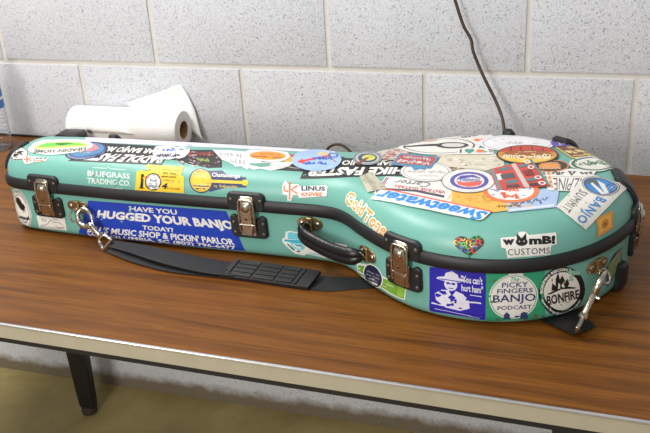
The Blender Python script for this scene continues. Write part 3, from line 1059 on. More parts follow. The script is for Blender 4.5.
# ------------------------------------------------------------------ stickers
# corners and inner points of each sticker on the case surface, in millimetres, four rows from its top edge to its bottom edge
QUADS = {
    'mart': (-851.2, -60.7, 76.6, -838.6, -69.0, 78.6, -822.4, -73.5, 80.5, -808.6, -75.6, 81.2, -851.9, -59.8, 50.9, -835.0, -70.4, 54.6, -820.0, -74.0, 55.9, -806.5, -75.8, 56.3, -851.3, -60.6, 25.6, -831.9, -71.4, 30.1, -817.5, -74.4, 31.0, -804.5, -76.0, 31.1, -843.8, -61.5, 5.4, -833.5, -64.9, 3.9, -822.8, -65.4, 2.1, -809.3, -67.7, 2.2),
    'card': (-794.4, -76.9, 33.5, -773.2, -78.3, 34.8, -752.5, -79.4, 35.9, -732.2, -80.2, 36.8, -794.1, -76.9, 25.6, -773.0, -78.3, 26.7, -752.4, -79.4, 27.7, -732.3, -80.2, 28.4, -793.9, -76.8, 17.7, -772.9, -78.2, 18.6, -752.4, -79.4, 19.4, -732.3, -80.2, 20.0, -795.2, -74.9, 8.7, -774.1, -76.6, 9.6, -753.5, -77.9, 10.3, -733.5, -78.9, 10.8),
    'bumper': (-674.1, -81.8, 75.1, -583.1, -82.6, 76.9, -496.5, -82.0, 77.9, -413.8, -80.6, 78.5, -685.2, -81.6, 52.3, -586.7, -82.6, 54.2, -493.5, -82.0, 55.1, -404.5, -80.4, 55.5, -696.6, -81.3, 29.1, -590.4, -82.6, 31.1, -490.4, -82.0, 32.0, -395.2, -80.2, 32.2, -713.8, -73.1, 2.3, -596.9, -78.6, 5.5, -489.1, -78.8, 6.9, -387.2, -77.2, 7.2),
    'hat': (-320.1, -79.6, 55.0, -281.9, -78.9, 51.5, -243.6, -80.1, 49.0, -199.7, -99.6, 55.9, -321.2, -79.6, 41.3, -283.2, -78.9, 38.2, -245.1, -79.9, 36.1, -202.0, -97.9, 42.8, -322.4, -79.6, 27.5, -284.5, -78.9, 24.9, -246.7, -79.8, 23.1, -204.2, -96.0, 29.6, -323.8, -79.0, 13.2, -286.4, -77.6, 10.7, -249.0, -77.6, 8.8, -206.6, -93.9, 16.0),
    'banner': (-183.0, -115.2, 34.7, -147.3, -147.2, 40.5, -115.6, -170.8, 42.3, -87.2, -186.7, 40.3, -184.2, -113.8, 17.8, -148.4, -146.4, 26.8, -116.8, -170.1, 31.3, -88.4, -186.1, 31.8, -182.0, -110.1, 5.0, -150.0, -143.8, 11.9, -117.9, -169.3, 20.1, -89.7, -185.5, 23.2, -171.5, -120.5, 5.0, -146.9, -142.0, 5.0, -121.2, -160.9, 4.4, -91.1, -184.4, 14.2),
    'ham': (-52.1, -198.8, 79.9, -25.0, -203.8, 83.0, 0.8, -205.3, 84.0, 25.8, -203.8, 83.5, -52.1, -198.8, 57.1, -25.0, -203.8, 59.7, 0.9, -205.3, 60.3, 26.0, -203.8, 59.3, -52.1, -198.8, 33.9, -24.9, -203.8, 36.1, 1.0, -205.3, 36.2, 26.1, -203.8, 34.6, -52.6, -196.9, 9.1, -25.1, -202.7, 11.4, 0.9, -204.0, 10.9, 25.9, -201.3, 7.9),
    'podcast': (26.2, -203.8, 82.1, 51.0, -198.9, 83.7, 75.1, -190.8, 83.5, 99.0, -178.5, 81.1, 26.3, -203.7, 57.8, 51.2, -198.8, 59.6, 75.7, -190.6, 59.5, 99.7, -178.1, 57.0, 26.4, -203.7, 33.0, 51.5, -198.7, 35.0, 76.2, -190.3, 35.0, 100.4, -177.6, 32.5, 25.9, -199.7, 5.4, 51.6, -196.8, 9.0, 76.5, -188.3, 9.1, 100.6, -169.1, 2.8),
    'bonfire': (88.5, -184.5, 81.0, 106.7, -173.5, 82.4, 124.9, -159.6, 82.4, 143.1, -142.3, 80.8, 91.6, -182.9, 57.0, 110.2, -171.0, 58.0, 128.8, -156.1, 57.3, 147.6, -137.5, 54.8, 94.7, -181.1, 32.6, 113.7, -168.4, 33.0, 132.8, -152.5, 31.6, 152.1, -132.3, 28.0, 97.2, -171.6, 3.0, 116.7, -156.8, 2.5, 135.7, -143.1, 4.6, 153.3, -123.8, 5.0),
    'purple': (174.9, -99.5, 62.7, 181.6, -87.4, 66.8, 188.5, -73.4, 70.0, 195.5, -56.1, 71.8, 175.6, -98.3, 47.5, 182.1, -86.5, 52.7, 188.7, -72.8, 57.1, 195.5, -55.9, 60.0, 176.2, -97.2, 32.2, 182.6, -85.6, 38.5, 189.0, -72.2, 44.1, 195.6, -55.7, 48.2, 176.9, -95.6, 16.4, 183.1, -84.7, 24.2, 189.3, -71.6, 30.9, 195.7, -55.5, 36.3),
    'hungry': (-848.5, -40.2, 134.4, -845.9, -34.5, 137.9, -845.7, -22.5, 139.3, -834.1, -21.6, 144.0, -851.4, -42.0, 130.8, -838.1, -46.1, 138.9, -824.6, -45.3, 142.6, -815.0, -40.1, 144.5, -847.4, -51.5, 128.8, -827.5, -56.9, 135.6, -814.2, -54.8, 139.2, -802.6, -50.8, 141.9, -837.8, -62.3, 125.3, -820.6, -63.4, 130.7, -806.1, -61.6, 134.7, -792.9, -58.4, 138.2),
    'lksmall': (-816.8, -54.6, 139.0, -796.2, -55.3, 140.0, -776.4, -55.4, 140.7, -756.9, -55.3, 141.3, -812.8, -60.1, 135.3, -793.6, -60.5, 136.6, -775.1, -60.3, 137.7, -756.9, -60.0, 138.7, -809.6, -64.6, 131.2, -791.8, -64.8, 132.9, -774.5, -64.4, 134.4, -757.5, -63.9, 135.8, -807.3, -68.3, 126.8, -790.6, -68.3, 128.9, -774.5, -67.8, 130.8, -758.6, -67.2, 132.6),
    'headin': (-683.1, -36.0, 145.6, -720.4, -47.5, 144.3, -761.1, -55.1, 141.3, -805.3, -59.3, 136.8, -690.1, -22.4, 148.3, -729.4, -30.5, 146.4, -768.2, -39.6, 144.9, -808.4, -47.5, 142.9, -699.0, -6.2, 150.0, -737.2, -14.8, 149.3, -776.8, -22.1, 147.9, -818.7, -27.2, 145.7, -720.0, 26.9, 145.4, -750.1, 7.8, 149.6, -787.3, -2.0, 150.2, -840.6, 7.7, 142.0),
    'roundblue': (-745.5, -9.2, 149.8, -721.6, -3.3, 150.1, -698.3, 3.5, 150.1, -676.8, 12.7, 149.1, -737.5, -31.1, 146.2, -711.9, -26.1, 147.5, -686.9, -20.7, 148.6, -662.3, -14.7, 149.4, -729.5, -52.7, 142.8, -703.4, -47.2, 144.4, -679.0, -39.6, 145.2, -654.2, -32.7, 146.3, -728.5, -65.1, 135.7, -699.7, -61.7, 138.9, -672.0, -57.3, 141.6, -645.4, -51.7, 143.7),
    'paddle': (-533.4, -59.4, 140.9, -592.1, -61.1, 140.1, -652.6, -62.4, 139.1, -715.3, -62.9, 137.7, -535.6, -41.7, 145.1, -589.8, -44.1, 144.9, -645.1, -46.5, 144.7, -702.2, -48.3, 144.2, -539.1, -21.6, 148.5, -589.8, -23.1, 148.3, -641.7, -24.6, 148.0, -694.8, -25.8, 147.6, -545.6, 3.9, 150.1, -592.5, 2.4, 150.1, -640.2, 1.0, 150.2, -688.9, -0.4, 150.2),
    'lavender': (-749.5, 44.7, 141.7, -576.9, 45.4, 144.0, -420.0, 54.0, 141.9, -268.9, 54.0, 141.7, -739.9, 29.1, 145.1, -571.9, 35.0, 145.2, -414.8, 41.9, 144.8, -268.2, 52.5, 142.3, -727.3, 9.4, 149.5, -564.5, 20.5, 148.1, -412.0, 34.5, 145.5, -265.0, 43.5, 144.7, -721.9, -0.8, 150.2, -559.0, 9.4, 149.8, -406.8, 22.4, 148.0, -263.3, 38.2, 145.0),
    'bluegrass': (-677.7, -65.4, 136.6, -647.7, -65.7, 136.7, -618.1, -65.9, 136.8, -589.1, -66.0, 136.8, -673.4, -75.1, 125.7, -643.3, -75.3, 126.0, -613.7, -75.5, 126.3, -584.6, -75.5, 126.4, -672.4, -80.5, 113.0, -642.0, -80.8, 113.5, -612.1, -80.9, 114.0, -582.8, -80.9, 114.3, -674.5, -81.8, 98.3, -643.6, -82.3, 99.2, -613.3, -82.5, 99.9, -583.5, -82.6, 100.6),
    'yellowten': (-578.6, -60.0, 140.6, -549.6, -59.7, 140.7, -521.0, -59.3, 140.8, -492.8, -58.9, 140.9, -574.6, -72.7, 130.3, -545.1, -72.4, 130.5, -516.1, -71.9, 130.7, -487.4, -71.4, 130.9, -574.2, -79.9, 117.6, -544.0, -79.6, 118.1, -514.3, -79.2, 118.4, -485.1, -78.7, 118.8, -576.9, -82.5, 102.9, -545.8, -82.4, 103.5, -515.3, -82.1, 104.1, -485.3, -81.7, 104.7),
    'cloud': (-497.2, -38.6, 145.3, -515.7, -42.6, 145.0, -534.1, -46.8, 144.7, -553.1, -50.3, 144.1, -500.1, -25.2, 147.9, -521.1, -27.9, 147.4, -542.3, -30.6, 146.9, -563.7, -33.1, 146.3, -503.9, -9.9, 149.8, -527.0, -12.3, 149.6, -550.2, -14.7, 149.4, -573.7, -17.1, 149.1, -511.1, 11.5, 149.6, -536.1, 8.9, 149.8, -561.4, 6.7, 150.0, -587.0, 4.4, 150.1),
    'grunge': (-563.8, -9.0, 149.9, -525.1, -4.4, 150.1, -487.1, 0.5, 150.2, -449.7, 5.9, 150.0, -542.6, -27.1, 147.6, -507.5, -25.0, 147.9, -472.8, -22.8, 148.2, -438.6, -20.6, 148.5, -522.6, -43.7, 144.9, -491.5, -42.8, 144.9, -460.9, -42.0, 145.0, -430.6, -41.1, 145.0, -504.3, -57.9, 141.5, -477.2, -58.1, 141.2, -450.5, -58.4, 140.8, -424.1, -58.5, 140.5),
    'chatt': (-483.1, -59.9, 140.3, -446.7, -58.7, 140.6, -411.0, -57.3, 141.0, -375.7, -56.0, 141.3, -478.5, -71.4, 130.7, -442.2, -70.3, 131.4, -406.5, -69.1, 132.0, -371.3, -68.0, 132.6, -476.5, -78.3, 119.3, -440.2, -77.3, 120.2, -404.5, -76.2, 121.0, -369.3, -75.2, 121.9, -476.6, -81.5, 106.2, -440.0, -80.8, 107.5, -404.2, -79.9, 108.6, -368.8, -79.1, 109.8),
    'been': (-471.4, 4.3, 150.1, -439.1, 4.2, 150.1, -407.2, 4.1, 150.1, -375.7, 4.1, 150.1, -455.6, -17.1, 149.1, -426.4, -18.1, 148.9, -397.7, -19.0, 148.7, -369.4, -19.9, 148.5, -442.9, -32.9, 146.0, -416.8, -34.5, 145.6, -390.9, -36.5, 145.4, -365.3, -38.6, 145.1, -429.5, -50.1, 143.8, -406.6, -52.2, 143.0, -384.1, -54.0, 142.2, -361.8, -55.8, 141.4),
    'dark': (-407.6, -1.8, 150.2, -349.4, 2.3, 150.2, -292.6, 6.6, 150.0, -237.1, 11.3, 149.7, -396.7, -22.8, 148.1, -342.5, -19.5, 148.6, -289.6, -16.1, 149.0, -237.7, -12.9, 149.5, -387.3, -40.7, 145.0, -337.7, -36.5, 145.3, -289.0, -32.3, 145.7, -240.6, -29.6, 146.6, -379.1, -56.3, 141.2, -332.9, -53.4, 142.3, -287.6, -50.2, 143.2, -243.2, -47.2, 144.2),
    'tealwave': (-390.4, -25.1, 147.6, -362.0, -23.7, 147.8, -333.9, -22.3, 148.1, -306.2, -20.9, 148.3, -387.6, -34.6, 145.5, -360.6, -33.0, 145.7, -333.8, -31.8, 145.9, -307.2, -30.6, 146.2, -383.8, -46.2, 144.4, -358.0, -45.0, 144.6, -332.6, -43.5, 144.7, -307.5, -42.0, 144.8, -381.5, -54.5, 142.0, -356.9, -53.5, 142.3, -332.6, -52.6, 142.6, -308.5, -51.7, 142.8),
    'orangeoval': (-321.6, -25.7, 147.4, -349.5, -27.1, 147.1, -377.7, -28.5, 146.8, -406.2, -30.0, 146.6, -323.0, -14.3, 149.3, -351.3, -15.6, 149.2, -379.9, -17.0, 149.0, -408.8, -18.4, 148.8, -325.6, 0.1, 150.2, -354.3, -1.3, 150.2, -383.3, -2.7, 150.1, -412.6, -4.2, 150.1, -331.5, 22.7, 148.0, -360.5, 20.6, 148.4, -389.8, 18.4, 148.7, -419.6, 16.6, 149.0),
    'lightblue': (-338.3, 39.7, 145.0, -310.3, 45.0, 144.6, -283.9, 53.5, 142.0, -254.3, 52.8, 142.3, -321.6, -5.9, 150.0, -294.3, -2.0, 150.2, -267.3, 2.1, 150.2, -240.6, 6.6, 150.0, -314.2, -28.7, 146.7, -287.1, -25.8, 147.2, -260.2, -23.1, 147.8, -233.5, -20.8, 148.5, -307.2, -50.5, 143.3, -280.7, -47.6, 143.9, -254.4, -44.9, 144.5, -228.4, -42.1, 145.0),
    'hike': (-124.0, -49.9, 149.2, -176.7, -56.0, 146.0, -232.0, -58.3, 141.1, -288.0, -62.5, 136.8, -124.9, -29.4, 149.8, -177.6, -36.8, 148.3, -232.6, -40.3, 145.1, -287.1, -48.5, 143.7, -126.2, -7.4, 150.2, -179.1, -15.0, 149.9, -233.8, -20.3, 148.6, -289.6, -25.7, 147.3, -127.7, 16.3, 150.1, -181.9, 11.2, 150.0, -236.9, 5.6, 150.1, -293.0, -0.3, 150.2),
    'linus': (-318.8, -66.0, 134.1, -292.7, -65.1, 134.6, -267.0, -64.1, 135.1, -241.0, -64.6, 136.2, -316.7, -73.1, 125.3, -290.8, -72.0, 126.3, -265.2, -70.9, 127.4, -239.3, -71.6, 129.2, -315.8, -77.5, 115.2, -289.9, -76.5, 117.0, -264.3, -75.5, 118.7, -238.3, -76.5, 121.3, -316.0, -79.4, 104.0, -289.9, -78.8, 106.6, -264.3, -78.1, 109.1, -238.0, -79.7, 112.6),
    'goldtone': (-199.7, -83.1, 133.8, -169.4, -114.4, 130.5, -141.2, -142.7, 126.8, -115.4, -165.7, 121.3, -202.1, -87.9, 127.4, -172.5, -117.7, 124.0, -144.7, -144.5, 120.1, -119.4, -166.2, 114.4, -205.4, -90.6, 120.0, -176.2, -118.6, 116.3, -148.8, -144.4, 112.4, -123.8, -164.9, 106.6, -209.4, -91.0, 111.6, -181.0, -116.8, 107.4, -153.8, -141.8, 103.5, -128.9, -161.6, 97.7),
    'tape': (-191.1, -59.9, 144.8, -186.5, -53.8, 145.5, -181.5, -48.7, 146.6, -176.5, -43.4, 147.7, -181.6, -75.9, 143.6, -175.2, -71.7, 144.8, -169.1, -66.3, 145.5, -162.7, -61.8, 146.6, -172.8, -90.3, 141.8, -164.3, -88.9, 144.0, -156.7, -84.8, 145.0, -149.1, -80.4, 145.9, -164.2, -103.9, 139.9, -154.0, -104.7, 142.8, -144.5, -103.0, 144.7, -135.8, -98.8, 145.4),
    'rustred': (-224.8, 54.0, 143.4, -192.9, 73.7, 141.7, -163.4, 100.0, 141.7, -133.6, 126.7, 141.7, -220.9, 44.4, 145.0, -192.1, 59.2, 144.8, -162.5, 71.5, 145.6, -132.4, 81.8, 147.1, -210.1, 13.0, 149.7, -184.4, 24.1, 149.2, -158.3, 34.1, 149.2, -132.2, 43.7, 149.3, -203.1, -6.6, 150.1, -179.5, -1.0, 150.2, -156.1, 4.9, 150.2, -132.8, 10.8, 150.1),
    'emblem': (-237.8, 55.9, 141.8, -220.8, 55.2, 143.3, -203.9, 54.7, 144.7, -187.8, 56.1, 145.2, -225.1, 16.1, 149.3, -209.7, 19.3, 149.1, -194.3, 21.9, 149.2, -178.9, 24.2, 149.4, -218.1, -6.3, 150.1, -202.8, -3.7, 150.1, -187.7, -1.0, 150.2, -172.6, 1.8, 150.2, -213.1, -22.6, 148.7, -197.7, -21.1, 149.2, -182.4, -19.3, 149.6, -167.4, -17.2, 149.9),
    'bigwhite': (-165.4, 97.7, 141.8, -128.0, 130.5, 141.9, -86.2, 150.2, 144.2, -40.9, 156.2, 145.4, -168.6, 94.4, 141.8, -126.2, 108.2, 145.4, -80.8, 111.3, 147.2, -36.9, 118.6, 147.5, -166.3, 72.9, 145.2, -120.2, 72.2, 148.2, -76.3, 77.7, 148.8, -33.3, 84.7, 148.8, -159.0, 36.5, 149.0, -115.3, 41.4, 149.6, -72.4, 47.3, 149.7, -30.2, 53.5, 149.6),
    'headstrip': (-37.6, 156.6, 145.4, -74.5, 133.8, 146.1, -111.6, 113.8, 145.8, -148.8, 95.9, 144.8, -39.1, 165.6, 144.7, -76.5, 142.2, 145.5, -114.2, 122.5, 145.0, -153.2, 109.1, 141.8, -40.0, 171.6, 143.4, -78.5, 150.9, 144.7, -117.2, 132.9, 143.6, -153.8, 109.0, 141.7, -40.0, 171.5, 143.4, -80.2, 158.2, 143.2, -118.6, 137.0, 142.1, -154.3, 108.6, 141.7),
    'bars': (-16.0, 124.3, 147.4, -42.0, 113.0, 147.7, -68.0, 102.2, 147.9, -94.0, 91.9, 147.9, -19.3, 139.2, 146.7, -45.5, 126.1, 147.1, -71.6, 113.8, 147.3, -97.9, 102.3, 147.2, -22.8, 154.6, 145.8, -49.1, 139.8, 146.3, -75.4, 125.9, 146.5, -101.8, 113.1, 146.4, -26.8, 173.7, 143.5, -53.0, 154.6, 145.2, -79.4, 138.6, 145.6, -106.0, 124.7, 145.3),
    'whiteell': (-47.7, 166.8, 144.0, -5.5, 172.9, 144.1, 36.6, 172.9, 143.2, 77.1, 162.6, 141.7, -42.3, 131.2, 146.9, -0.9, 138.1, 146.8, 39.8, 146.6, 146.1, 79.6, 161.3, 141.7, -37.7, 100.9, 148.2, 2.9, 108.2, 148.1, 43.1, 116.5, 147.5, 82.7, 127.4, 146.0, -33.4, 72.7, 149.2, 6.5, 80.3, 149.0, 46.1, 88.4, 148.7, 85.3, 98.1, 147.7),
    'greenell': (74.9, 163.1, 141.9, 47.4, 147.9, 145.9, 19.0, 142.0, 146.5, -9.7, 137.0, 146.8, 72.9, 164.7, 141.7, 44.7, 167.8, 144.0, 16.3, 158.8, 145.6, -12.7, 153.4, 145.9, 71.6, 165.2, 141.8, 42.7, 175.2, 141.8, 13.4, 176.7, 143.0, -16.2, 173.8, 143.8, 69.5, 166.3, 141.7, 41.8, 171.3, 143.3, 12.3, 176.5, 143.1, -17.1, 175.0, 143.5),
    'love': (-67.4, 82.2, 148.7, -49.1, 85.4, 148.8, -30.8, 88.6, 148.7, -12.6, 92.1, 148.7, -65.8, 71.1, 149.1, -47.3, 74.7, 149.1, -28.9, 78.4, 149.0, -10.6, 82.1, 149.0, -64.3, 60.3, 149.4, -45.6, 64.2, 149.4, -27.0, 68.2, 149.3, -8.5, 72.3, 149.2, -62.8, 49.9, 149.7, -44.0, 54.1, 149.6, -25.2, 58.5, 149.5, -6.6, 62.8, 149.5),
    'cream': (-122.0, 47.0, 149.3, -78.3, 57.8, 149.4, -34.9, 69.0, 149.3, 8.1, 80.6, 149.0, -112.8, 19.1, 150.1, -70.6, 28.5, 150.0, -28.7, 37.9, 149.9, 12.8, 47.3, 149.8, -104.3, -6.2, 150.2, -63.4, 1.3, 150.2, -22.9, 9.0, 150.2, 17.2, 16.5, 150.1, -96.3, -29.8, 149.9, -56.6, -24.0, 150.1, -17.4, -18.1, 150.1, 21.3, -12.2, 150.1),
    'rusty': (-89.1, -20.4, 150.1, -110.8, -18.7, 150.1, -132.8, -17.0, 150.0, -155.0, -15.2, 150.0, -88.2, -3.3, 150.2, -109.9, -1.7, 150.2, -131.8, -0.2, 150.2, -154.1, 1.4, 150.2, -87.4, 14.6, 150.1, -109.1, 16.1, 150.1, -131.1, 17.8, 150.0, -153.5, 19.7, 149.9, -86.6, 33.4, 149.9, -108.4, 35.1, 149.8, -130.6, 37.1, 149.6, -153.2, 40.0, 149.0),
    'whiteoval': (-46.7, -63.8, 149.4, -72.2, -67.5, 149.2, -97.9, -70.9, 148.8, -124.2, -73.4, 148.0, -52.1, -39.2, 149.9, -77.8, -43.2, 149.8, -103.8, -46.8, 149.5, -130.1, -50.0, 149.1, -57.7, -13.2, 150.1, -83.8, -17.3, 150.1, -110.0, -21.3, 150.0, -136.5, -25.2, 149.9, -63.8, 14.5, 150.1, -90.1, 10.4, 150.1, -116.7, 6.2, 150.2, -143.4, 1.9, 150.2),
    'vintage': (-35.2, -143.2, 146.3, -72.7, -135.0, 146.1, -112.1, -124.5, 145.0, -154.4, -108.7, 141.6, -37.9, -118.0, 147.5, -74.5, -111.9, 147.3, -112.5, -104.1, 146.5, -152.4, -94.0, 144.8, -40.7, -91.5, 148.6, -76.4, -87.5, 148.4, -113.1, -82.5, 147.9, -151.5, -75.0, 146.3, -43.9, -63.3, 149.4, -78.4, -61.7, 149.3, -113.8, -59.6, 148.9, -150.4, -56.2, 148.0),
    'yellow': (-51.7, -82.8, 148.8, -24.4, -73.2, 149.2, 2.8, -63.4, 149.5, 30.0, -53.3, 149.6, -49.3, -111.1, 147.7, -15.6, -100.8, 148.3, 17.9, -90.1, 148.7, 51.3, -79.0, 148.9, -47.0, -137.7, 146.5, -7.2, -126.8, 147.3, 32.3, -115.0, 147.7, 71.5, -102.5, 147.8, -45.1, -162.4, 144.8, 0.8, -151.2, 146.1, 46.0, -138.1, 146.4, 90.8, -123.2, 145.9),
    'sweet': (13.4, -177.2, 142.8, -38.1, -167.1, 144.5, -93.5, -150.1, 143.4, -156.2, -118.9, 136.2, 16.9, -169.7, 144.6, -35.0, -156.9, 145.5, -90.3, -140.5, 144.9, -151.3, -114.3, 140.5, 20.2, -159.8, 145.4, -32.0, -146.1, 146.2, -87.3, -129.3, 145.9, -147.1, -107.2, 143.7, 23.5, -149.4, 146.1, -28.9, -134.8, 146.8, -84.4, -117.7, 146.8, -144.2, -95.8, 145.1),
    'roundtwo': (-72.8, -17.4, 150.1, -47.2, -12.6, 150.1, -21.7, -7.9, 150.2, 3.6, -3.2, 150.2, -66.8, -48.3, 149.7, -41.2, -44.0, 149.8, -15.8, -39.5, 149.9, 9.5, -35.0, 150.0, -61.2, -77.2, 148.9, -35.6, -73.2, 149.2, -10.2, -69.0, 149.3, 15.0, -64.7, 149.4, -56.0, -104.3, 148.0, -30.3, -100.6, 148.3, -5.0, -96.6, 148.5, 20.2, -92.5, 148.6),
    'ringorange': (-6.6, -41.3, 149.9, 19.4, -36.4, 149.9, 45.2, -31.5, 150.0, 70.9, -26.7, 150.0, -2.2, -71.0, 149.3, 23.8, -66.3, 149.4, 49.5, -61.6, 149.4, 75.1, -56.7, 149.4, 2.0, -98.7, 148.4, 27.9, -94.2, 148.5, 53.6, -89.5, 148.6, 79.0, -84.5, 148.4, 5.9, -124.9, 147.4, 31.7, -120.4, 147.5, 57.3, -115.6, 147.4, 82.7, -110.3, 147.1),
    'barn': (-3.1, -8.6, 150.2, 15.2, 9.0, 150.2, 33.8, 27.0, 150.0, 52.5, 45.8, 149.8, 5.0, -34.6, 150.0, 25.2, -20.3, 150.1, 45.5, -5.6, 150.2, 66.0, 9.4, 150.2, 12.7, -59.0, 149.5, 34.6, -47.5, 149.8, 56.6, -35.8, 149.9, 78.7, -23.9, 150.0, 20.0, -82.2, 148.9, 43.5, -73.0, 149.1, 67.0, -63.7, 149.3, 90.6, -54.2, 149.4),
    'bluish': (104.6, -116.1, 145.6, 84.6, -126.9, 146.0, 64.5, -137.0, 146.1, 44.5, -146.5, 146.0, 104.4, -95.2, 147.0, 82.9, -107.8, 147.2, 61.5, -119.8, 147.1, 40.1, -131.3, 146.9, 104.2, -73.0, 148.3, 81.2, -87.6, 148.2, 58.3, -101.7, 148.0, 35.6, -115.4, 147.7, 104.0, -49.4, 149.3, 79.4, -66.4, 149.1, 55.0, -82.8, 148.8, 30.9, -98.8, 148.4),
    'alpine': (132.2, -60.3, 146.9, 117.9, -63.3, 147.9, 103.6, -65.5, 148.7, 89.0, -66.6, 149.0, 138.5, -32.0, 147.6, 120.2, -37.2, 148.9, 101.7, -40.9, 149.6, 83.0, -43.1, 149.7, 145.1, -0.9, 147.6, 122.4, -9.2, 149.5, 99.6, -14.3, 150.1, 76.6, -17.8, 150.1, 151.8, 36.2, 145.8, 124.7, 22.6, 149.1, 97.4, 14.7, 150.1, 69.9, 9.4, 150.2),
    'flying': (95.5, 31.8, 149.9, 65.1, 26.4, 150.0, 34.5, 21.2, 150.1, 3.6, 16.1, 150.1, 92.5, 61.5, 149.1, 61.7, 55.2, 149.5, 30.7, 49.5, 149.7, -0.6, 44.0, 149.8, 89.2, 93.9, 147.8, 58.1, 86.2, 148.6, 26.6, 79.8, 149.0, -5.1, 73.8, 149.2, 85.7, 129.5, 145.8, 54.1, 119.8, 147.3, 22.2, 112.4, 147.9, -9.9, 106.0, 148.2),
    'orangeblack': (112.1, 5.5, 150.0, 93.8, 1.5, 150.2, 75.4, -2.0, 150.2, 57.0, -5.5, 150.2, 110.8, 22.3, 149.8, 92.4, 17.7, 150.1, 73.8, 13.9, 150.1, 55.2, 10.1, 150.2, 109.5, 40.0, 149.4, 90.8, 34.8, 149.9, 72.1, 30.5, 150.0, 53.3, 26.3, 150.0, 108.1, 58.7, 148.8, 89.2, 52.7, 149.4, 70.3, 47.9, 149.7, 51.3, 43.2, 149.8),
    'maroon': (163.5, 88.0, 136.1, 149.7, 101.9, 139.2, 130.9, 81.4, 145.7, 111.7, 70.1, 148.0, 149.6, 102.1, 139.2, 135.4, 120.8, 139.4, 118.1, 101.0, 145.6, 100.3, 88.5, 147.7, 134.2, 122.4, 139.2, 120.5, 131.5, 141.2, 104.9, 122.3, 145.1, 88.5, 108.3, 147.0, 118.8, 131.7, 141.7, 105.3, 143.7, 141.7, 91.1, 146.4, 143.8, 76.3, 129.0, 146.2),
    'purplestrip': (127.5, 129.1, 139.5, 112.4, 137.7, 141.7, 96.0, 130.9, 145.0, 78.8, 118.3, 146.8, 124.7, 127.5, 141.2, 109.8, 140.0, 141.7, 93.4, 141.9, 144.4, 76.3, 129.0, 146.2, 121.8, 129.4, 141.5, 107.2, 142.2, 141.7, 90.3, 155.4, 141.5, 73.7, 140.0, 145.6, 119.1, 131.5, 141.7, 103.8, 145.3, 141.6, 87.9, 155.7, 141.9, 71.0, 151.7, 144.8),
    'fuzzy': (181.7, 59.0, 132.5, 160.6, 30.0, 145.1, 137.0, 16.1, 148.2, 113.5, 5.9, 149.9, 177.0, 67.9, 133.4, 158.4, 51.9, 144.7, 134.6, 38.7, 147.7, 110.8, 28.3, 149.6, 172.3, 71.0, 136.1, 156.1, 80.4, 142.1, 132.1, 63.2, 146.7, 108.0, 52.2, 149.0, 168.1, 79.5, 136.1, 151.6, 99.6, 139.0, 129.4, 89.5, 145.4, 105.1, 77.9, 148.0),
    'summit': (195.0, 12.6, 130.9, 177.1, -58.0, 136.7, 160.5, -100.6, 132.3, 144.3, -132.5, 124.1, 176.4, -5.9, 143.5, 160.7, -59.3, 143.8, 145.9, -101.9, 140.9, 131.5, -134.4, 134.5, 157.8, 1.2, 145.9, 144.0, -48.9, 146.2, 130.9, -92.8, 145.1, 118.3, -130.3, 142.2, 138.9, 8.7, 148.2, 126.9, -37.9, 148.4, 115.4, -78.8, 147.3, 104.4, -116.2, 145.6),
    'candy': (156.3, -108.5, 131.4, 163.2, -97.9, 131.3, 170.1, -86.5, 131.0, 177.2, -74.1, 130.2, 157.5, -115.0, 124.8, 164.2, -104.6, 125.1, 171.1, -93.4, 125.1, 178.0, -81.2, 124.7, 158.6, -119.4, 117.2, 165.3, -109.3, 117.9, 172.1, -98.4, 118.3, 178.9, -86.3, 118.3, 159.7, -121.5, 108.6, 166.3, -111.6, 109.7, 173.0, -100.9, 110.5, 179.7, -89.0, 110.8),
    'heart': (-19.9, -194.7, 129.9, -6.4, -194.3, 131.3, 6.8, -193.4, 132.5, 19.9, -191.7, 133.3, -18.1, -200.3, 120.9, -4.8, -200.3, 122.6, 8.3, -199.6, 123.9, 21.1, -198.1, 124.8, -16.8, -203.7, 110.8, -3.6, -204.0, 112.7, 9.3, -203.4, 114.1, 22.0, -202.2, 115.2, -15.9, -204.7, 99.4, -2.8, -205.2, 101.5, 9.9, -205.0, 103.2, 22.5, -204.0, 104.5),
    'womb': (40.0, -186.6, 135.1, 63.7, -179.7, 135.0, 87.2, -170.3, 133.7, 110.4, -157.7, 130.9, 42.2, -193.7, 126.3, 65.4, -186.9, 126.4, 88.3, -177.3, 125.2, 111.1, -164.4, 122.4, 44.0, -198.2, 116.2, 66.8, -191.4, 116.6, 89.2, -181.7, 115.5, 111.5, -168.5, 112.7, 45.4, -200.1, 104.8, 67.8, -193.4, 105.4, 89.9, -183.6, 104.5, 111.8, -169.8, 101.5),
}



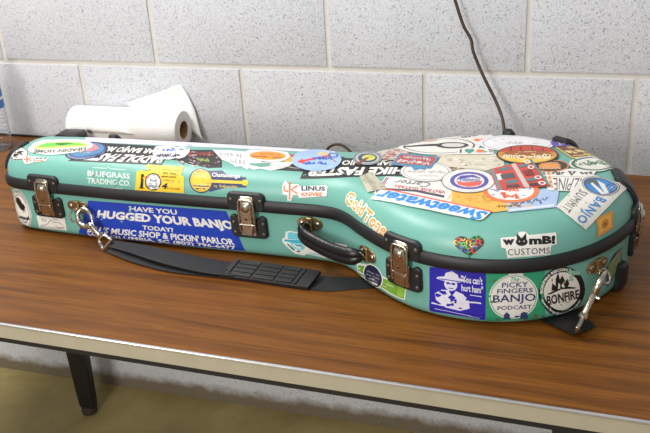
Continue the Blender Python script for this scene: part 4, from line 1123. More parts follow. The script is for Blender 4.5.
class Decal:
    """artwork in a unit square (0..1 left to right, 0..1 bottom to top) bent onto the case"""

    def __init__(self, key, level=0, step=0.0045):
        n = QUADS[key]
        self.g = [[Vector(n[12 * j + 3 * i:12 * j + 3 * i + 3]) / 1000 for i in range(4)] for j in range(4)]
        tl, tr, br, bl = self.g[0][0], self.g[0][3], self.g[3][3], self.g[3][0]
        self.W = ((tr - tl).length + (br - bl).length) / 2
        self.H = ((tl - bl).length + (tr - br).length) / 2
        self.level = level
        self.step = step
        self.bm = bmesh.new()
        self.mats = []
        self.lay = 0
        self.pos = {}
        self.pend = []      # (verts2d, faces, material index, layer)

    def mi(self, c):
        c = c.lstrip('#').lower()
        m = mat('sticker_vinyl_' + c, c, 0.42, mottle=0.05, mscale=70)
        if m not in self.mats:
            self.mats.append(m)
        return self.mats.index(m)

    def add(self, verts, faces, col, lay=None):
        if lay is None:
            self.lay += 1
            lay = self.lay
        self.pend.append((verts, faces, self.mi(col), lay))
        return lay

    def poly(self, pts, col, lay=None):
        P = [(p[0] * self.W, p[1] * self.H) for p in pts]
        v, f, nb = fill2d(P, self.step)
        return self.add([(p.x / self.W, p.y / self.H) for p in v], f, col, lay)

    def rect(self, x0, y0, x1, y1, col, lay=None, r=0):
        pts = [(x0, y0), (x1, y0), (x1, y1), (x0, y1)]
        if r:
            pts = [(p.x / self.W, p.y / self.H) for p in roundpoly([(a * self.W, b * self.H) for a, b in pts], r)]
        return self.poly(pts, col, lay)

    def ell(self, cx, cy, rx, ry, col, lay=None, a0=0, a1=360, n=40):
        pts = [(cx + rx * math.cos(math.radians(a0 + (a1 - a0) * k / n)), cy + ry * math.sin(math.radians(a0 + (a1 - a0) * k / n))) for k in range(n if a1 - a0 == 360 else n + 1)]
        return self.poly(pts, col, lay)

    def ring(self, cx, cy, rx, ry, w, col, lay=None, a0=0, a1=360):
        """ring of relative width w"""
        n = max(8, int(abs(a1 - a0) / 8))
        v, f = [], []
        for k in range(n + 1):
            a = math.radians(a0 + (a1 - a0) * k / n)
            for q in (1, 1 - w):
                v.append((cx + rx * q * math.cos(a), cy + ry * q * math.sin(a)))
        for k in range(n):
            f.append((2 * k, 2 * k + 2, 2 * k + 3, 2 * k + 1))
        return self.add(v, f, col, lay)

    def line(self, pts, w, col, lay=None):
        """stroke, w in metres"""
        P = [Vector((p[0] * self.W, p[1] * self.H)) for p in pts]
        v, f = [], []
        for i, p in enumerate(P):
            d = (P[min(i + 1, len(P) - 1)] - P[max(i - 1, 0)]).normalized()
            s = Vector((-d.y, d.x)) * w / 2
            for q in (p + s, p - s):
                v.append((q.x / self.W, q.y / self.H))
        for i in range(len(P) - 1):
            f.append((2 * i, 2 * i + 1, 2 * i + 3, 2 * i + 2))
        return self.add(v, f, col, lay)

    def glyphs(self, s, bold=0.0, shear=0.0, spacing=1.0):
        cu = bpy.data.curves.new('lettering', 'FONT')
        cu.body = s
        cu.offset = bold
        cu.shear = shear
        cu.space_character = spacing
        cu.resolution_u = 2
        o = bpy.data.objects.new('lettering', cu)
        COL.objects.link(o)
        dg = bpy.context.evaluated_depsgraph_get()
        me = bpy.data.meshes.new_from_object(o.evaluated_get(dg))
        bpy.data.objects.remove(o)
        bpy.data.curves.remove(cu)
        v = [(p.co.x, p.co.y) for p in me.vertices]
        f = [tuple(p.vertices) for p in me.polygons]
        bpy.data.meshes.remove(me)
        xs = [p[0] for p in v]
        ys = [p[1] for p in v]
        x0, x1, y0, y1 = min(xs), max(xs), min(ys), max(ys)
        return [((a - x0) / (x1 - x0), (b - y0) / (y1 - y0)) for a, b in v], f

    def text(self, s, x0, y0, x1, y1, col, bold=0.02, shear=0.0, lay=None, arc=0.0, fn=None, spacing=1.0):
        v, f = self.glyphs(s, bold, shear, spacing)
        P = []
        for a, b in v:
            x, y = x0 + (x1 - x0) * a, y0 + (y1 - y0) * b
            if arc:
                y += arc * (1 - (2 * a - 1) ** 2)
            if fn:
                x, y = fn(a, b)
            P.append((x, y))
        return self.add(P, f, col, lay)

    def arctext(self, s, cx, cy, rx, ry, a0, a1, h, col, bold=0.02, inward=False, lay=None):
        """lettering round an ellipse from angle a0 to a1 (degrees); h is the letter height relative to the radius"""
        def fn(a, b):
            an = math.radians(a0 + (a1 - a0) * a)
            k = 1 + h * (b - 0.5) * (-1 if inward else 1)
            return cx + rx * k * math.cos(an), cy + ry * k * math.sin(an)
        return self.text(s, 0, 0, 1, 1, col, bold, lay=lay, fn=fn)

    def marks(self, n, x0, y0, x1, y1, col, seed=1, w=0.2, lay=None, arc=None):
        """a line of lettering too small to read: n letter-like groups of strokes; arc = (cx, cy, rx, ry, a0, a1, h)"""
        rnd = random.Random(seed)
        if lay is None:
            self.lay += 1
            lay = self.lay
        cw = (x1 - x0) / n
        for i in range(n):
            if n > 6 and rnd.random() < 0.12:
                continue
            k = rnd.randint(3, 4)
            zig = [(i + 0.92 * (q + rnd.uniform(-.25, .25)) / (k - 1), rnd.uniform(.0, .35) if (q + i) % 2 else rnd.uniform(.5, 1.0)) for q in range(k)]
            for _ in (0,):
                p = []
                for xx, y in zig:
                    x = x0 + cw * xx
                    if arc:
                        cx, cy, rx, ry, a0, a1, h = arc
                        an = math.radians(a0 + (a1 - a0) * (x - x0) / (x1 - x0))
                        f = 1 + h * (y - 0.5)
                        p.append((cx + rx * f * math.cos(an), cy + ry * f * math.sin(an)))
                    else:
                        p.append((x, y0 + (y1 - y0) * y))
                hgt = (y1 - y0) * self.H if not arc else abs(arc[6]) * arc[3] * self.H
                self.line(p, max(hgt * w, 0.0006), col, lay)

    def blots(self, n, col, seed, x0=0, y0=0, x1=1, y1=1, size=0.003, lay=None):
        rnd = random.Random(seed)
        if lay is None:
            self.lay += 1
            lay = self.lay
        for i in range(n):
            cx, cy = x0 + (x1 - x0) * rnd.random(), y0 + (y1 - y0) * rnd.random()
            m = rnd.randint(5, 8)
            pts = []
            sx, sy = size * rnd.uniform(0.4, 1.5) / self.W, size * rnd.uniform(0.3, 0.9) / self.H
            for k in range(m):
                a = 2 * math.pi * k / m
                rr = rnd.uniform(0.5, 1.2)
                pts.append((cx + sx * rr * math.cos(a), cy + sy * rr * math.sin(a)))
            self.add(pts, [tuple(range(m))], col, lay)

    def place(self, x, y):
        a, b = x * 3, (1 - y) * 3
        i, j = min(max(int(a), 0), 2), min(max(int(b), 0), 2)
        a, b = a - i, b - j
        g = self.g
        return (g[j][i] * (1 - a) + g[j][i + 1] * a) * (1 - b) + (g[j + 1][i] * (1 - a) + g[j + 1][i + 1] * a) * b

    def done(self, label=None):
        for verts, faces, mi, lay in self.pend:
            b = bmesh.new()
            vs = [b.verts.new((p[0] * self.W, p[1] * self.H, 0)) for p in verts]
            for f in faces:
                try:
                    b.faces.new([vs[i] for i in f])
                except ValueError:
                    pass
            for it in range(6):
                lim = self.step * 1.5
                es = [e for e in b.edges if e.calc_length() > lim]
                if not es:
                    break
                bmesh.ops.subdivide_edges(b, edges=es, cuts=1)
                bmesh.ops.triangulate(b, faces=[f for f in b.faces if len(f.verts) > 3])
            off = 0.00022 + self.level * 0.0005 + lay * 0.00006
            tmp = {}
            for v in b.verts:
                x, y = v.co.x / self.W, v.co.y / self.H
                loc, nor, idx, dist = BVH.find_nearest(self.place(x, y))
                tmp[v] = self.bm.verts.new(loc + nor * off)
            for f in b.faces:
                try:
                    F = self.bm.faces.new([tmp[v] for v in f.verts])
                except ValueError:
                    continue
                if F.calc_area() > 0:
                    F.normal_update()
                    c = F.calc_center_median()
                    nn = BVH.find_nearest(c)[1]
                    if F.normal.dot(nn) < 0:
                        F.normal_flip()
                F.material_index = mi
            b.free()
        me = bpy.data.meshes.new('sticker')
        self.bm.to_mesh(me)
        self.bm.free()
        for m_ in self.mats:
            me.materials.append(m_)
        o = bpy.data.objects.new('sticker', me)
        COL.objects.link(o)
        o.parent = case
        if label:
            o['label'] = label
        return o


K, WH, TEAL = '1b1b1d', 'e4e3de', '70ada1'

# --- base, front wall, left to right
d = Decal('mart')
d.ell(.5, .5, .5, .5, WH); d.ring(.5, .5, .47, .47, .05, K); d.ring(.5, .5, .36, .36, .05, K)
d.ell(.42, .62, .17, .17, K); d.ell(.56, .52, .16, .12, K); d.line([(.25, .62), (.4, .45), (.62, .42), (.72, .52)], .002, WH)
d.marks(10, 0, 0, 1, 1, K, 1, .2, arc=(.5, .5, .415, .415, 170, 20, .14))
d.marks(6, .16, .20, .84, .32, K, 2, .28)
d.done('round white sticker with black figure at the left end')

d = Decal('card')
d.rect(0, 0, 1, 1, WH); d.line([(.08, .22), (.30, .30), (.48, .72), (.60, .55), (.70, .60), (.86, .45), (.95, .25), (.75, .18), (.6, .25)], .0009, K)
d.marks(2, .15, .55, .32, .8, K, 4, 0.14); d.marks(2, .58, .72, .72, .92, K, 5, 0.14)
d.marks(16, .06, .06, .94, .18, K, 3, 0.2)
d.done('small white card sticker with black line drawing')

d = Decal('bumper')
d.rect(0, 0, 1, 1, '1d3fb0')
d.text('HAVE YOU', .30, .80, .635, .935, WH, .03)
d.text('HUGGED YOUR BANJO', .085, .47, 1.0, .76, WH, .05)
d.text('TODAY?', .385, .32, .585, .44, WH, .03)
d.text("BILL'S MUSIC SHOP & PICKIN' PARLOR", .05, .135, .955, .295, WH, .035)
d.text('W. COLUMBIA, SC (803) 796-6477', .05, .01, .95, .12, WH, .03)
d.blots(9, TEAL, 4, .05, .45, .35, .95, .0035); d.blots(7, '9fb6d8', 8, .3, .1, 1, .95, .002)
d.done('long blue bumper sticker with white capitals')

d = Decal('hat', 0)
d.poly([(.02, .46), (.02, .60), (.06, .66), (.07, .92), (.13, 1.0), (.30, .98), (.36, .78), (.40, .66), (.97, .78), (1.0, .60), (.98, .30), (.75, .02), (.38, .10), (.36, .0), (.22, .03), (.08, .30)], WH)
d.poly([(.05, .50), (.05, .58), (.38, .68), (.40, .60), (.24, .50)], '35a9c8')
d.poly([(.10, .62), (.10, .88), (.14, .95), (.27, .93), (.31, .84), (.33, .68)], '6cc6d8')
d.poly([(.14, .50), (.16, .28), (.24, .16), (.33, .20), (.36, .38), (.35, .55), (.24, .52)], '7fcbd6')
d.line([(.10, .40), (.18, .22), (.28, .14)], .0022, K); d.line([(.22, .40), (.34, .42)], .0012, '2f5f78'); d.blots(8, WH, 3, .18, .2, .34, .48, .003)
d.arctext('RADEM', .55, .20, .44, .48, 80, 32, .22, '274a92', .03)
d.line([(.42, .16), (.75, .14)], .002, '7fcbd6')
d.done('white sticker of a figure in a cyan hat')

d = Decal('banner', 0)
d.poly([(.0, .86), (.16, .98), (.36, .90), (.52, .82), (1.0, .93), (1.0, 0), (.52, .26), (.30, .06), (.12, .0), (.01, .2)], WH)
d.poly([(.02, .80), (.16, .90), (.36, .84), (.52, .76), (.98, .86), (.98, .07), (.52, .31), (.30, .12), (.13, .06), (.03, .24)], '6fa03a')
d.rect(.84, .16, .98, .84, '86b944')
d.marks(3, .60, .48, .76, .64, 'd6e2b8', 6, 0.2)
d.ell(.34, .63, .20, .50, WH); d.ell(.34, .63, .18, .455, '1c2440')
d.marks(7, .22, .73, .46, .81, 'b9bfd0', 7, 0.2); d.marks(9, .20, .59, .48, .68, 'b9bfd0', 8, 0.2); d.marks(6, .24, .45, .44, .53, 'b9bfd0', 9, 0.2)
d.done('green banner sticker with a navy oval')

d = Decal('ham')
d.rect(0, 0, 1, 1, '2a25a6', r=.004)
P = 'dcdcec'
d.ell(.39, .77, .26, .055, P); d.poly([(.26, .80), (.29, .90), (.40, .95), (.50, .89), (.53, .80)], P)
d.ell(.38, .655, .115, .135, P)
d.poly([(.12, .28), (.10, .42), (.22, .52), (.34, .53), (.40, .40), (.47, .53), (.60, .48), (.70, .36), (.72, .20), (.55, .12), (.3, .14)], P)
d.poly([(.40, .44), (.36, .20), (.44, .20)], '2a25a6'); d.line([(.04, .20), (.25, .18), (.45, .30), (.82, .34), (.92, .34)], .0022, P)
d.line([(.30, .68), (.46, .67)], .0016, '2a25a6'); d.ell(.33, .68, .03, .025, '2a25a6'); d.ell(.43, .68, .03, .025, '2a25a6'); d.line([(.34, .58), (.43, .575)], .0012, '2a25a6')
d.blots(14, '2a25a6', 2, .14, .16, .7, .5, .004); d.line([(.17, .76), (.63, .745)], .0012, '2a25a6')
d.text('"You can\'t', .56, .73, .94, .89, P, .03); d.text('hurt ham"', .57, .55, .95, .70, P, .03)
d.line([(.72, .49), (.93, .485)], .0012, P); d.line([(.10, .09), (.9, .04)], .0014, 'a9a9d4')
d.done('indigo square sticker of a seated banjo player in a hat')

d = Decal('podcast')
d.rect(0, 0, 1, 1, '2f9a72')
d.rect(.38, .62, .63, 1.0, WH)
d.ell(.47, .49, .42, .46, WH); d.ring(.47, .49, .40, .44, .03, '2f9a72')
N_ = '33406e'
d.text('The', .42, .80, .56, .90, '2f9a72', .01, shear=.3)
d.text('PiCKY', .27, .68, .72, .79, N_, .012); d.text('FiNGERS', .19, .565, .80, .66, N_, .012)
d.text('BANJO', .12, .33, .85, .54, N_, .014); d.text('PODCAST', .20, .225, .78, .305, N_, .012)
d.ell(.36, .10, .05, .06, N_); d.poly([(.36, .19), (.33, .10), (.39, .10)], N_); d.rect(.30, .03, .42, .07, N_)
d.rect(.50, .07, .57, .10, N_); d.ell(.65, .11, .06, .055, N_); d.rect(.59, .02, .71, .10, N_)
d.blots(10, '6e6a52', 4, 0, 0, 1, .12, .003); d.blots(5, '6e6a52', 9, 0, .3, .14, .9, .0025)
d.done('green square sticker with a white disc')

d = Decal('bonfire')
d.ell(.5, .5, .5, .5, K); d.ell(.5, .5, .385, .385, 'e6e2da')
d.poly([(.28, .54), (.32, .70), (.38, .62), (.40, .76), (.47, .90), (.49, .74), (.55, .82), (.60, .68), (.66, .72), (.68, .60), (.62, .54), (.50, .60), (.40, .53)], K)
d.poly([(.17, .49), (.40, .55), (.60, .57), (.82, .50), (.78, .485), (.5, .53), (.25, .47)], K)
d.poly([(.42, .55), (.45, .68), (.50, .60), (.55, .66), (.57, .56)], 'e6e2da'); d.poly([(.46, .555), (.485, .63), (.53, .56)], K)
d.text('BONFIRE', .145, .26, .855, .455, K, .03, shear=.12)
d.arctext('BONFIRE RECON', .5, .5, .44, .44, 176, 66, .14, WH, .05)
d.arctext('www.bonfirerecon.com', .5, .5, .44, .44, 190, 320, .12, WH, .03, inward=True)
d.blots(7, 'a08c62', 5, .2, .15, .8, .85, .003); d.blots(9, '8fbfae', 12, .70, .62, .98, .92, .005)
d.done('round black and white sticker with a campfire')

d = Decal('purple')
d.poly([(.1, 0), (.0, .75), (.45, 1), (.95, .92), (1, .3), (.6, .02)], '3f3568')
for i in range(6):
    y = .12 + .13 * i
    d.line([(.12, y - .02), (.5, y + .02), (.92, y + .08)], .0030, 'a8c070')
d.done('purple sticker with green lettering bands')

# --- lid, left end
d = Decal('hungry', 0)
d.ell(.5, .5, .5, .5, WH); d.ring(.5, .5, .48, .48, .12, K); d.poly([(.2, .4), (.35, .75), (.6, .78), (.8, .55), (.62, .5), (.7, .3), (.5, .42), (.35, .22)], K)
d.blots(8, WH, 6, .25, .3, .75, .75, .003); d.marks(9, 0, 0, 1, 1, K, 10, .2, arc=(.5, .5, .40, .40, 200, 340, -.16))
d.done('small black and white oval sticker')


def linus(key, big):
    d = Decal(key, 1)
    if big:
        d.poly([(.03, .72), (.10, .98), (.16, .80), (.36, .82), (.40, .72), (.96, .80), (1.0, .70), (.98, .22), (.40, .14), (.36, .30), (.26, .28), (.22, -.02), (.14, .02), (.14, .28), (.04, .32)], WH)
    else:
        d.poly([(.0, .75), (.12, 1), (.3, .85), (1, .72), (.95, .22), (.4, .15), (.2, 0), (.08, .1)], WH)
    O = 'e8662a'
    d.line([(.07, .74), (.08, .50), (.16, .46)], .0026, O); d.line([(.19, .90), (.19, .08)], .0030, O)
    d.line([(.35, .74), (.22, .54), (.35, .36)], .0028, O)
    d.text('LINUS', .44, .50, .95, .74, '232a55', .035); d.text('KNIVES', .44, .22, .88, .42, O, .03)
    return d


linus('lksmall', False).done('small white sticker with an orange emblem')
d = Decal('headin', 2)
d.ell(.5, .5, .5, .5, WH)
d.ell(.5, .56, .44, .40, 'e8e07a', a0=180, a1=360); d.poly([(.10, .50), (.16, .34), (.40, .22), (.72, .22), (.88, .38), (.92, .5)], '62c34a')
d.poly([(.3, .30), (.5, .42), (.62, .28), (.5, .24)], '3c6f38'); d.rect(.1, .47, .9, .56, 'e9df55')
d.text("HEADIN' HOME", .10, .60, .90, .84, '4b4a2c', .03, arc=.06)
d.done('white oval sticker with green hills')

d = Decal('roundblue', 1)
d.ell(.5, .5, .5, .5, '2b4f86'); d.ring(.5, .5, .5, .5, .10, '1c2440'); d.ell(.5, .55, .40, .38, '4a7ea8'); d.poly([(.2, .5), (.35, .85), (.62, .88), (.8, .6), (.6, .45), (.4, .52)], 'b98088')
d.blots(7, 'c23a44', 3, .25, .45, .75, .85, .004); d.blots(6, 'e8e2d8', 5, .25, .3, .75, .8, .003)
d.marks(12, 0, 0, 1, 1, 'c6d2e2', 11, .2, arc=(.5, .5, .44, .44, 190, 345, -.12))
d.done('round blue sticker with a pink figure')

d = Decal('paddle', 0)
d.rect(0, 0, 1, 1, K)
d.text('PADDLE FASTER', .02, .50, .985, .93, WH, .045); d.text('I HEAR BANJO MUSIC', .03, .10, .98, .42, WH, .03)
d.blots(12, TEAL, 2, 0, 0, .15, 1, .003); d.blots(8, 'c8c0b8', 5, 0, 0, 1, 1, .002)
d.done('black bumper sticker with white slanted capitals')

d = Decal('lavender', 0)
d.poly([(0, 0), (1, 0), (1, 1), (0, 1)], 'd9d9ea'); d.rect(.405, .12, .435, .50, WH); d.marks(3, .41, .18, .43, .42, '2f55c8', 12, 0.35)
d.done('pale lavender strip along the back edge')

d = Decal('bluegrass', 0)
d.rect(0, 0, 1, 1, '6eaa9e')
d.text('BLUEGRASS', .04, .50, .97, .72, 'd8e4dc', .02); d.text('TRADING CO.', .03, .20, .98, .43, 'd8e4dc', .02)
d.line([(.15, .85), (.45, .85), (.5, .92), (.55, .85), (.88, .85)], .0009, 'd8e4dc'); d.line([(.22, .07), (.80, .07)], .0009, 'd8e4dc'); d.blots(12, '5e7a66', 8, .15, .15, .8, .7, .0022)
d.done('clear sticker with white capitals')

d = Decal('yellowten', 1)
d.poly([(0, 0), (1, 0), (1, .62), (.94, .66), (1, 1), (.2, 1), (.18, .78), (0, .72)], 'efc52c')
d.poly([(.08, .58), (.12, .62), (.16, .62), (.16, .12), (.19, .08), (.07, .08), (.10, .12), (.10, .56)], K)
d.ell(.36, .36, .17, .33, K); d.ell(.36, .36, .145, .28, 'd6d8de'); d.poly([(.26, .14), (.30, .48), (.36, .58), (.43, .46), (.46, .12)], '8e929c'); d.ell(.36, .50, .05, .08, 'e6e6ea'); d.blots(8, WH, 3, .26, .1, .48, .5, .003)
d.poly([(.15, .50), (.26, .58), (.26, .48)], 'd8423a')
d.marks(11, .52, .80, .92, .87, '6b6030', 13, 0.2); d.marks(9, .52, .66, .86, .75, K, 14, 0.25); d.marks(9, .52, .54, .84, .62, K, 15, 0.25); d.marks(8, .54, .42, .80, .48, '6b6030', 16)
d.text('4', .54, .12, .66, .34, K, .02, shear=.2); d.text('in Raleigh', .66, .10, .92, .20, '6b6030', 0)
d.poly([(.10, .72), (.20, .80), (.30, .84), (.28, .78)], TEAL); d.blots(6, 'c9b46a', 7, .5, .4, 1, .9, .003)
d.done('yellow torn sticker with a large black numeral')

d = Decal('cloud', 2)
d.poly([(.02, .45), (.10, .80), (.25, .92), (.36, .86), (.55, .98), (.75, .90), (.98, .98), (1, .4), (.9, .1), (.6, 0), (.4, .08), (.2, .05), (.05, .2)], 'e8e8ee')
d.marks(8, .25, .55, .92, .85, '3a3a4a', 17, 0.22); d.marks(5, .4, .22, .75, .44, '5b78c8', 18, 0.2); d.blots(10, '4b7d68', 2, .1, .05, .9, .3, .003); d.blots(8, '2f55c8', 12, .2, .1, .9, .4, .002)
d.done('ragged white sticker with dark script')

d = Decal('grunge', 0)
d.poly([(.05, .95), (.95, 1), (1, .1), (.7, .02), (.3, .15), (.0, .4)], '2a2628')
d.blots(40, 'b08a8e', 2, .05, .1, .95, .95, .0035); d.blots(26, '5a4a48', 4, .05, .1, .95, .95, .0035); d.marks(8, .32, .66, .90, .86, 'a8362c', 19, 0.18); d.marks(4, .52, .34, .74, .58, '8a9a4c', 20, 0.2); d.blots(14, 'd8c8cc', 9, 0, .0, .5, .4, .0035)
d.done('worn black sticker with red lettering')

d = Decal('chatt', 0)
d.poly([(.30, .92), (.55, .96), (.62, .80), (.94, .72), (.94, .30), (.62, .28), (.34, .06), (.30, .3)], '22335e')
d.ell(.20, .50, .195, .50, '22335e'); d.ell(.20, .50, .175, .45, 'eac23a'); d.ring(.20, .50, .165, .42, .06, 'd2a52c')
d.rect(.36, .44, .92, .56, 'eac23a'); d.ell(.92, .50, .055, .12, 'eac23a'); d.text('Chattanooga', .38, .64, .84, .84, WH, .02, shear=.25); d.marks(9, .42, .24, .80, .38, 'c8b060', 21, 0.25)
d.marks(5, .1, .60, .3, .74, 'f6e6a8', 22); d.marks(4, .13, .28, .3, .40, 'f6e6a8', 23)
d.done('yellow banjo-shaped sticker')

d = Decal('been', 1)
d.poly([(0, .95), (.3, 1), (1, .95), (1, .40), (.95, .1), (.8, .16), (.7, .0), (.55, .12), (.4, .05), (.25, .3), (.1, .4)], 'e9e7ea')
d.text('EVER BEEN', .12, .62, .75, .82, '4a4a52', .0, spacing=1.2); d.text('HERE', .30, .25, .66, .48, '4a4a52', .0, spacing=1.3)
d.done('white wavy sticker with thin black letters')

d = Decal('dark', 0)
d.poly([(0, .9), (1, 1), (1, .3), (.8, .0), (.3, .08), (0, .3)], '33302e'); d.line([(.35, .40), (.55, .22), (.78, .20)], .0025, 'b0aca4'); d.poly([(.40, .95), (.62, .95), (.60, .6), (.42, .5)], 'e8a838'); d.poly([(.45, 1), (.60, 1), (.58, .86), (.46, .86)], 'b83a30')
d.done('dark worn sticker under the others')

d = Decal('tealwave', 1)
d.poly([(0, .7), (.6, .95), (.95, .9), (.8, .3), (.55, 0), (.3, .16), (.15, .02), (0, .2)], 'e6e6e0'); d.poly([(.02, .65), (.55, .85), (.6, .5), (.3, .3), (.05, .45)], '6d9e90'); d.ell(.68, .62, .22, .30, 'c9ccca')
d.done('white-edged teal sticker')

d = Decal('orangeoval', 2)
d.poly([(0, .5), (.08, .85), (.3, 1), (.7, .98), (.95, .8), (1, .4), (.85, .05), (.4, 0), (.1, .12)], WH); d.ell(.46, .5, .37, .36, 'e8933a')
d.marks(9, .16, .52, .78, .72, '7e4218', 24, 0.22); d.marks(6, .22, .28, .62, .46, 'a85e22', 25)
d.done('orange oval on a white sticker')

d = Decal('lightblue', 3)
d.ell(.5, .5, .5, .5, '9dbbe8'); d.ell(.62, .80, .13, .11, 'd9c89a')
d.poly([(.10, .40), (.22, .55), (.22, .48), (.75, .74), (.78, .68), (.26, .40), (.24, .32)], 'd8404a'); d.line([(.72, .66), (.90, .40)], .003, 'b08a4c')
d.marks(6, .42, .46, .80, .66, '2f55b8', 26, 0.18); d.marks(9, .24, .28, .78, .42, '2f55b8', 27, 0.2); d.ring(.82, .72, .10, .12, .3, '2f55b8')
d.done('pale blue oval sticker with a red arrow')

d = Decal('hike', 0)
d.rect(0, 0, 1, 1, K); d.text('HIKE FASTER', .02, .46, .97, .90, WH, .045); d.text('I HEAR BANJO MUSIC', .03, .08, .98, .36, WH, .03); d.blots(8, TEAL, 2, .5, .2, 1, .9, .0022)
d.done('black bumper sticker with white slanted capitals')
linus('linus', True).done('white sticker with an orange emblem and navy capitals')

d = Decal('goldtone', 0)
gl = d.lay + 1
for k in range(8):
    ox, oy = .016 * math.cos(k * math.pi / 4), .055 * math.sin(k * math.pi / 4)
    d.text('Gold', .0 + ox, .18 + oy, .44 + ox, 1.0 + oy, 'ebe6d8', .04, lay=gl); d.text('Tone', .47 + ox, .10 + oy, 1.0 + ox, .90 + oy, 'ebe6d8', .04, lay=gl)
d.lay = gl
d.text('Gold', .0, .18, .44, 1.0, 'd9973a', .012); d.text('Tone', .47, .10, 1.0, .90, 'd9973a', .012, lay=d.lay)
d.done('orange lettering sticker with white outline')

d = Decal('tape', 5)
d.rect(0, 0, 1, 1, 'b9b5a2'); d.rect(.30, 0, .55, 1, 'a5a08a'); d.blots(9, '8f8c7a', 3, .1, .05, .9, .95, .003)
d.done('beige tape strip')

# --- lid, round end
d = Decal('rustred', 0)
d.poly([(0, .3), (.4, .8), (1, 1), (.9, .5), (.7, .05), (.3, 0)], 'cdbfb6'); d.blots(60, 'a5564e', 3, .1, .05, .95, .95, .005); d.blots(20, '7f8f8c', 5, .1, .05, .9, .9, .004); d.blots(14, 'dcd6cc', 8, .1, .1, .9, .9, .005)
d.done('worn rust-red sticker')
d = Decal('emblem', 3)
d.ell(.5, .5, .5, .5, '7d8794'); d.ell(.5, .5, .40, .40, 'b9bda8'); d.ring(.5, .5, .33, .33, .4, '39456e'); d.ell(.55, .52, .22, .2, 'd6d060'); d.poly([(.1, .1), (.5, .55), (.55, .48), (.2, .02)], '8e3a34'); d.line([(.3, .4), (.7, .62)], .002, '5aa05a')
d.done('small round emblem with yellow centre')
d = Decal('headstrip', 1)
d.rect(0, 0, 1, 1, 'dedcd6'); d.marks(15, .01, .12, .99, .86, '2c2c30', 28, 0.3)
d.done('white strip with black block capitals')
d = Decal('bars', 1)
d.rect(0, 0, 1, 1, WH); d.rect(.86, .1, 1, .95, 'e8c24a'); d.rect(.76, .08, .85, .95, 'a8a8a4'); d.rect(.62, .05, .75, .95, 'ec8a3c'); d.marks(4, .14, .30, .44, .85, 'ec7a3c', 29, 0.22)
d.done('white sticker with yellow, grey and orange bars')
d = Decal('bigwhite', 2)
d.ell(.5, .5, .5, .5, WH); d.ring(.5, .5, .44, .42, .05, '4a4a4e'); d.ell(.66, .52, .20, .17, '3a3a3e'); d.ell(.67, .53, .14, .11, 'd8d4cc'); d.poly([(.06, .44), (.10, .54), (.50, .60), (.50, .48)], '2e2e32'); d.marks(6, .22, .76, .46, .88, 'd8793a', 30, 0.25)
d.done('white oval sticker with a black banjo')
d = Decal('whiteell', 2)
d.ell(.5, .5, .5, .5, 'e6e6ea'); d.ring(.5, .5, .45, .44, .03, '9a9aa8'); d.marks(8, .22, .40, .78, .62, 'a9a9b6', 31, 0.14); d.blots(8, 'b8b4c4', 2, .2, .2, .8, .8, .002)
d.done('white oval sticker with faint script')
d = Decal('greenell', 1)
d.ell(.5, .5, .5, .5, '7ea693'); d.ell(.5, .5, .44, .40, 'a9c4b4'); d.marks(9, .12, .28, .88, .72, '2f4a3c', 32, 0.25)
d.done('green oval sticker with dark letters')
d = Decal('cream', 1)
d.poly([(0, .3), (.2, .9), (.6, 1), (1, .85), (.98, .2), (.6, 0), (.2, .05)], 'd9d2c0'); d.blots(30, 'c2b69a', 2, .05, .05, .95, .9, .006); d.blots(10, '8c7444', 7, .3, .05, .8, .4, .004); d.blots(12, 'e8e4da', 9, .1, .1, .95, .9, .007); d.blots(8, 'a9c8ba', 5, .0, .4, .3, .8, .004); d.blots(8, '86683a', 19, .25, .02, .55, .22, .006)
d.done('peeled cream paper residue')
d = Decal('love', 3)
d.rect(0, 0, 1, 1, WH); d.text('I', .06, .25, .12, .8, '5a5a60', .03); d.ell(.27, .6, .07, .25, '4f9a8c'); d.ell(.39, .6, .07, .25, '4f9a8c'); d.poly([(.2, .55), (.46, .55), (.33, .1)], '4f9a8c'); d.poly([(.5, .3), (.56, .75), (.72, .7), (.78, .4), (.64, .25)], 'e8843a'); d.poly([(.70, .2), (.72, .5), (.86, .4)], '48b4c4'); d.text('TN', .86, .25, .97, .8, '5a5a60', .02)
d.done('small white sticker with a teal heart')
d = Decal('rusty', 4)
d.rect(0, 0, 1, 1, '5a86a8', r=.002); d.rect(.06, .10, .94, .80, 'b8504a'); d.marks(6, .12, .46, .90, .76, 'd6d4d8', 33, 0.24); d.marks(6, .16, .16, .84, .42, 'c2c6d4', 34, 0.22); d.poly([(.10, .86), (.5, .9), (.45, 1.05), (.35, 1.25), (.25, 1.08), (.12, 1.15)], '4a90b8'); d.blots(10, '7c98b0', 3, .05, .1, .95, .95, .003)
d.done('worn red and blue sticker')
d = Decal('whiteoval', 3)
d.ell(.5, .5, .5, .5, '8a8a90'); d.ell(.5, .5, .485, .475, WH); d.ring(.5, .5, .44, .42, .03, '77777f'); d.marks(11, .14, .44, .86, .60, '9a9aa2', 35, 0.14); d.marks(8, .28, .66, .72, .76, 'a8a8b0', 36, 0.16); d.marks(4, .40, .26, .60, .34, 'a8a8b0', 37, 0.16)
d.done('white oval sticker with grey letters')
d = Decal('vintage', 2)
d.rect(0, 0, 1, 1, WH); d.rect(.94, .05, .955, .95, 'c23a5a'); d.rect(.965, .05, .98, .95, '46406e'); d.poly([(.10, .70), (.5, .62), (.92, .72), (.92, .64), (.5, .52), (.10, .60)], '4a4a56'); d.text('VINTAGE GUITARS', .10, .40, .80, .54, 'b8344c', .02); d.text('Carter', .34, .12, .84, .36, '5a5a68', .0, shear=.4); d.marks(7, .5, .78, .86, .86, 'a0a0aa', 38, 0.2)
d.done('white card sticker with red capitals')
d = Decal('yellow', 2)
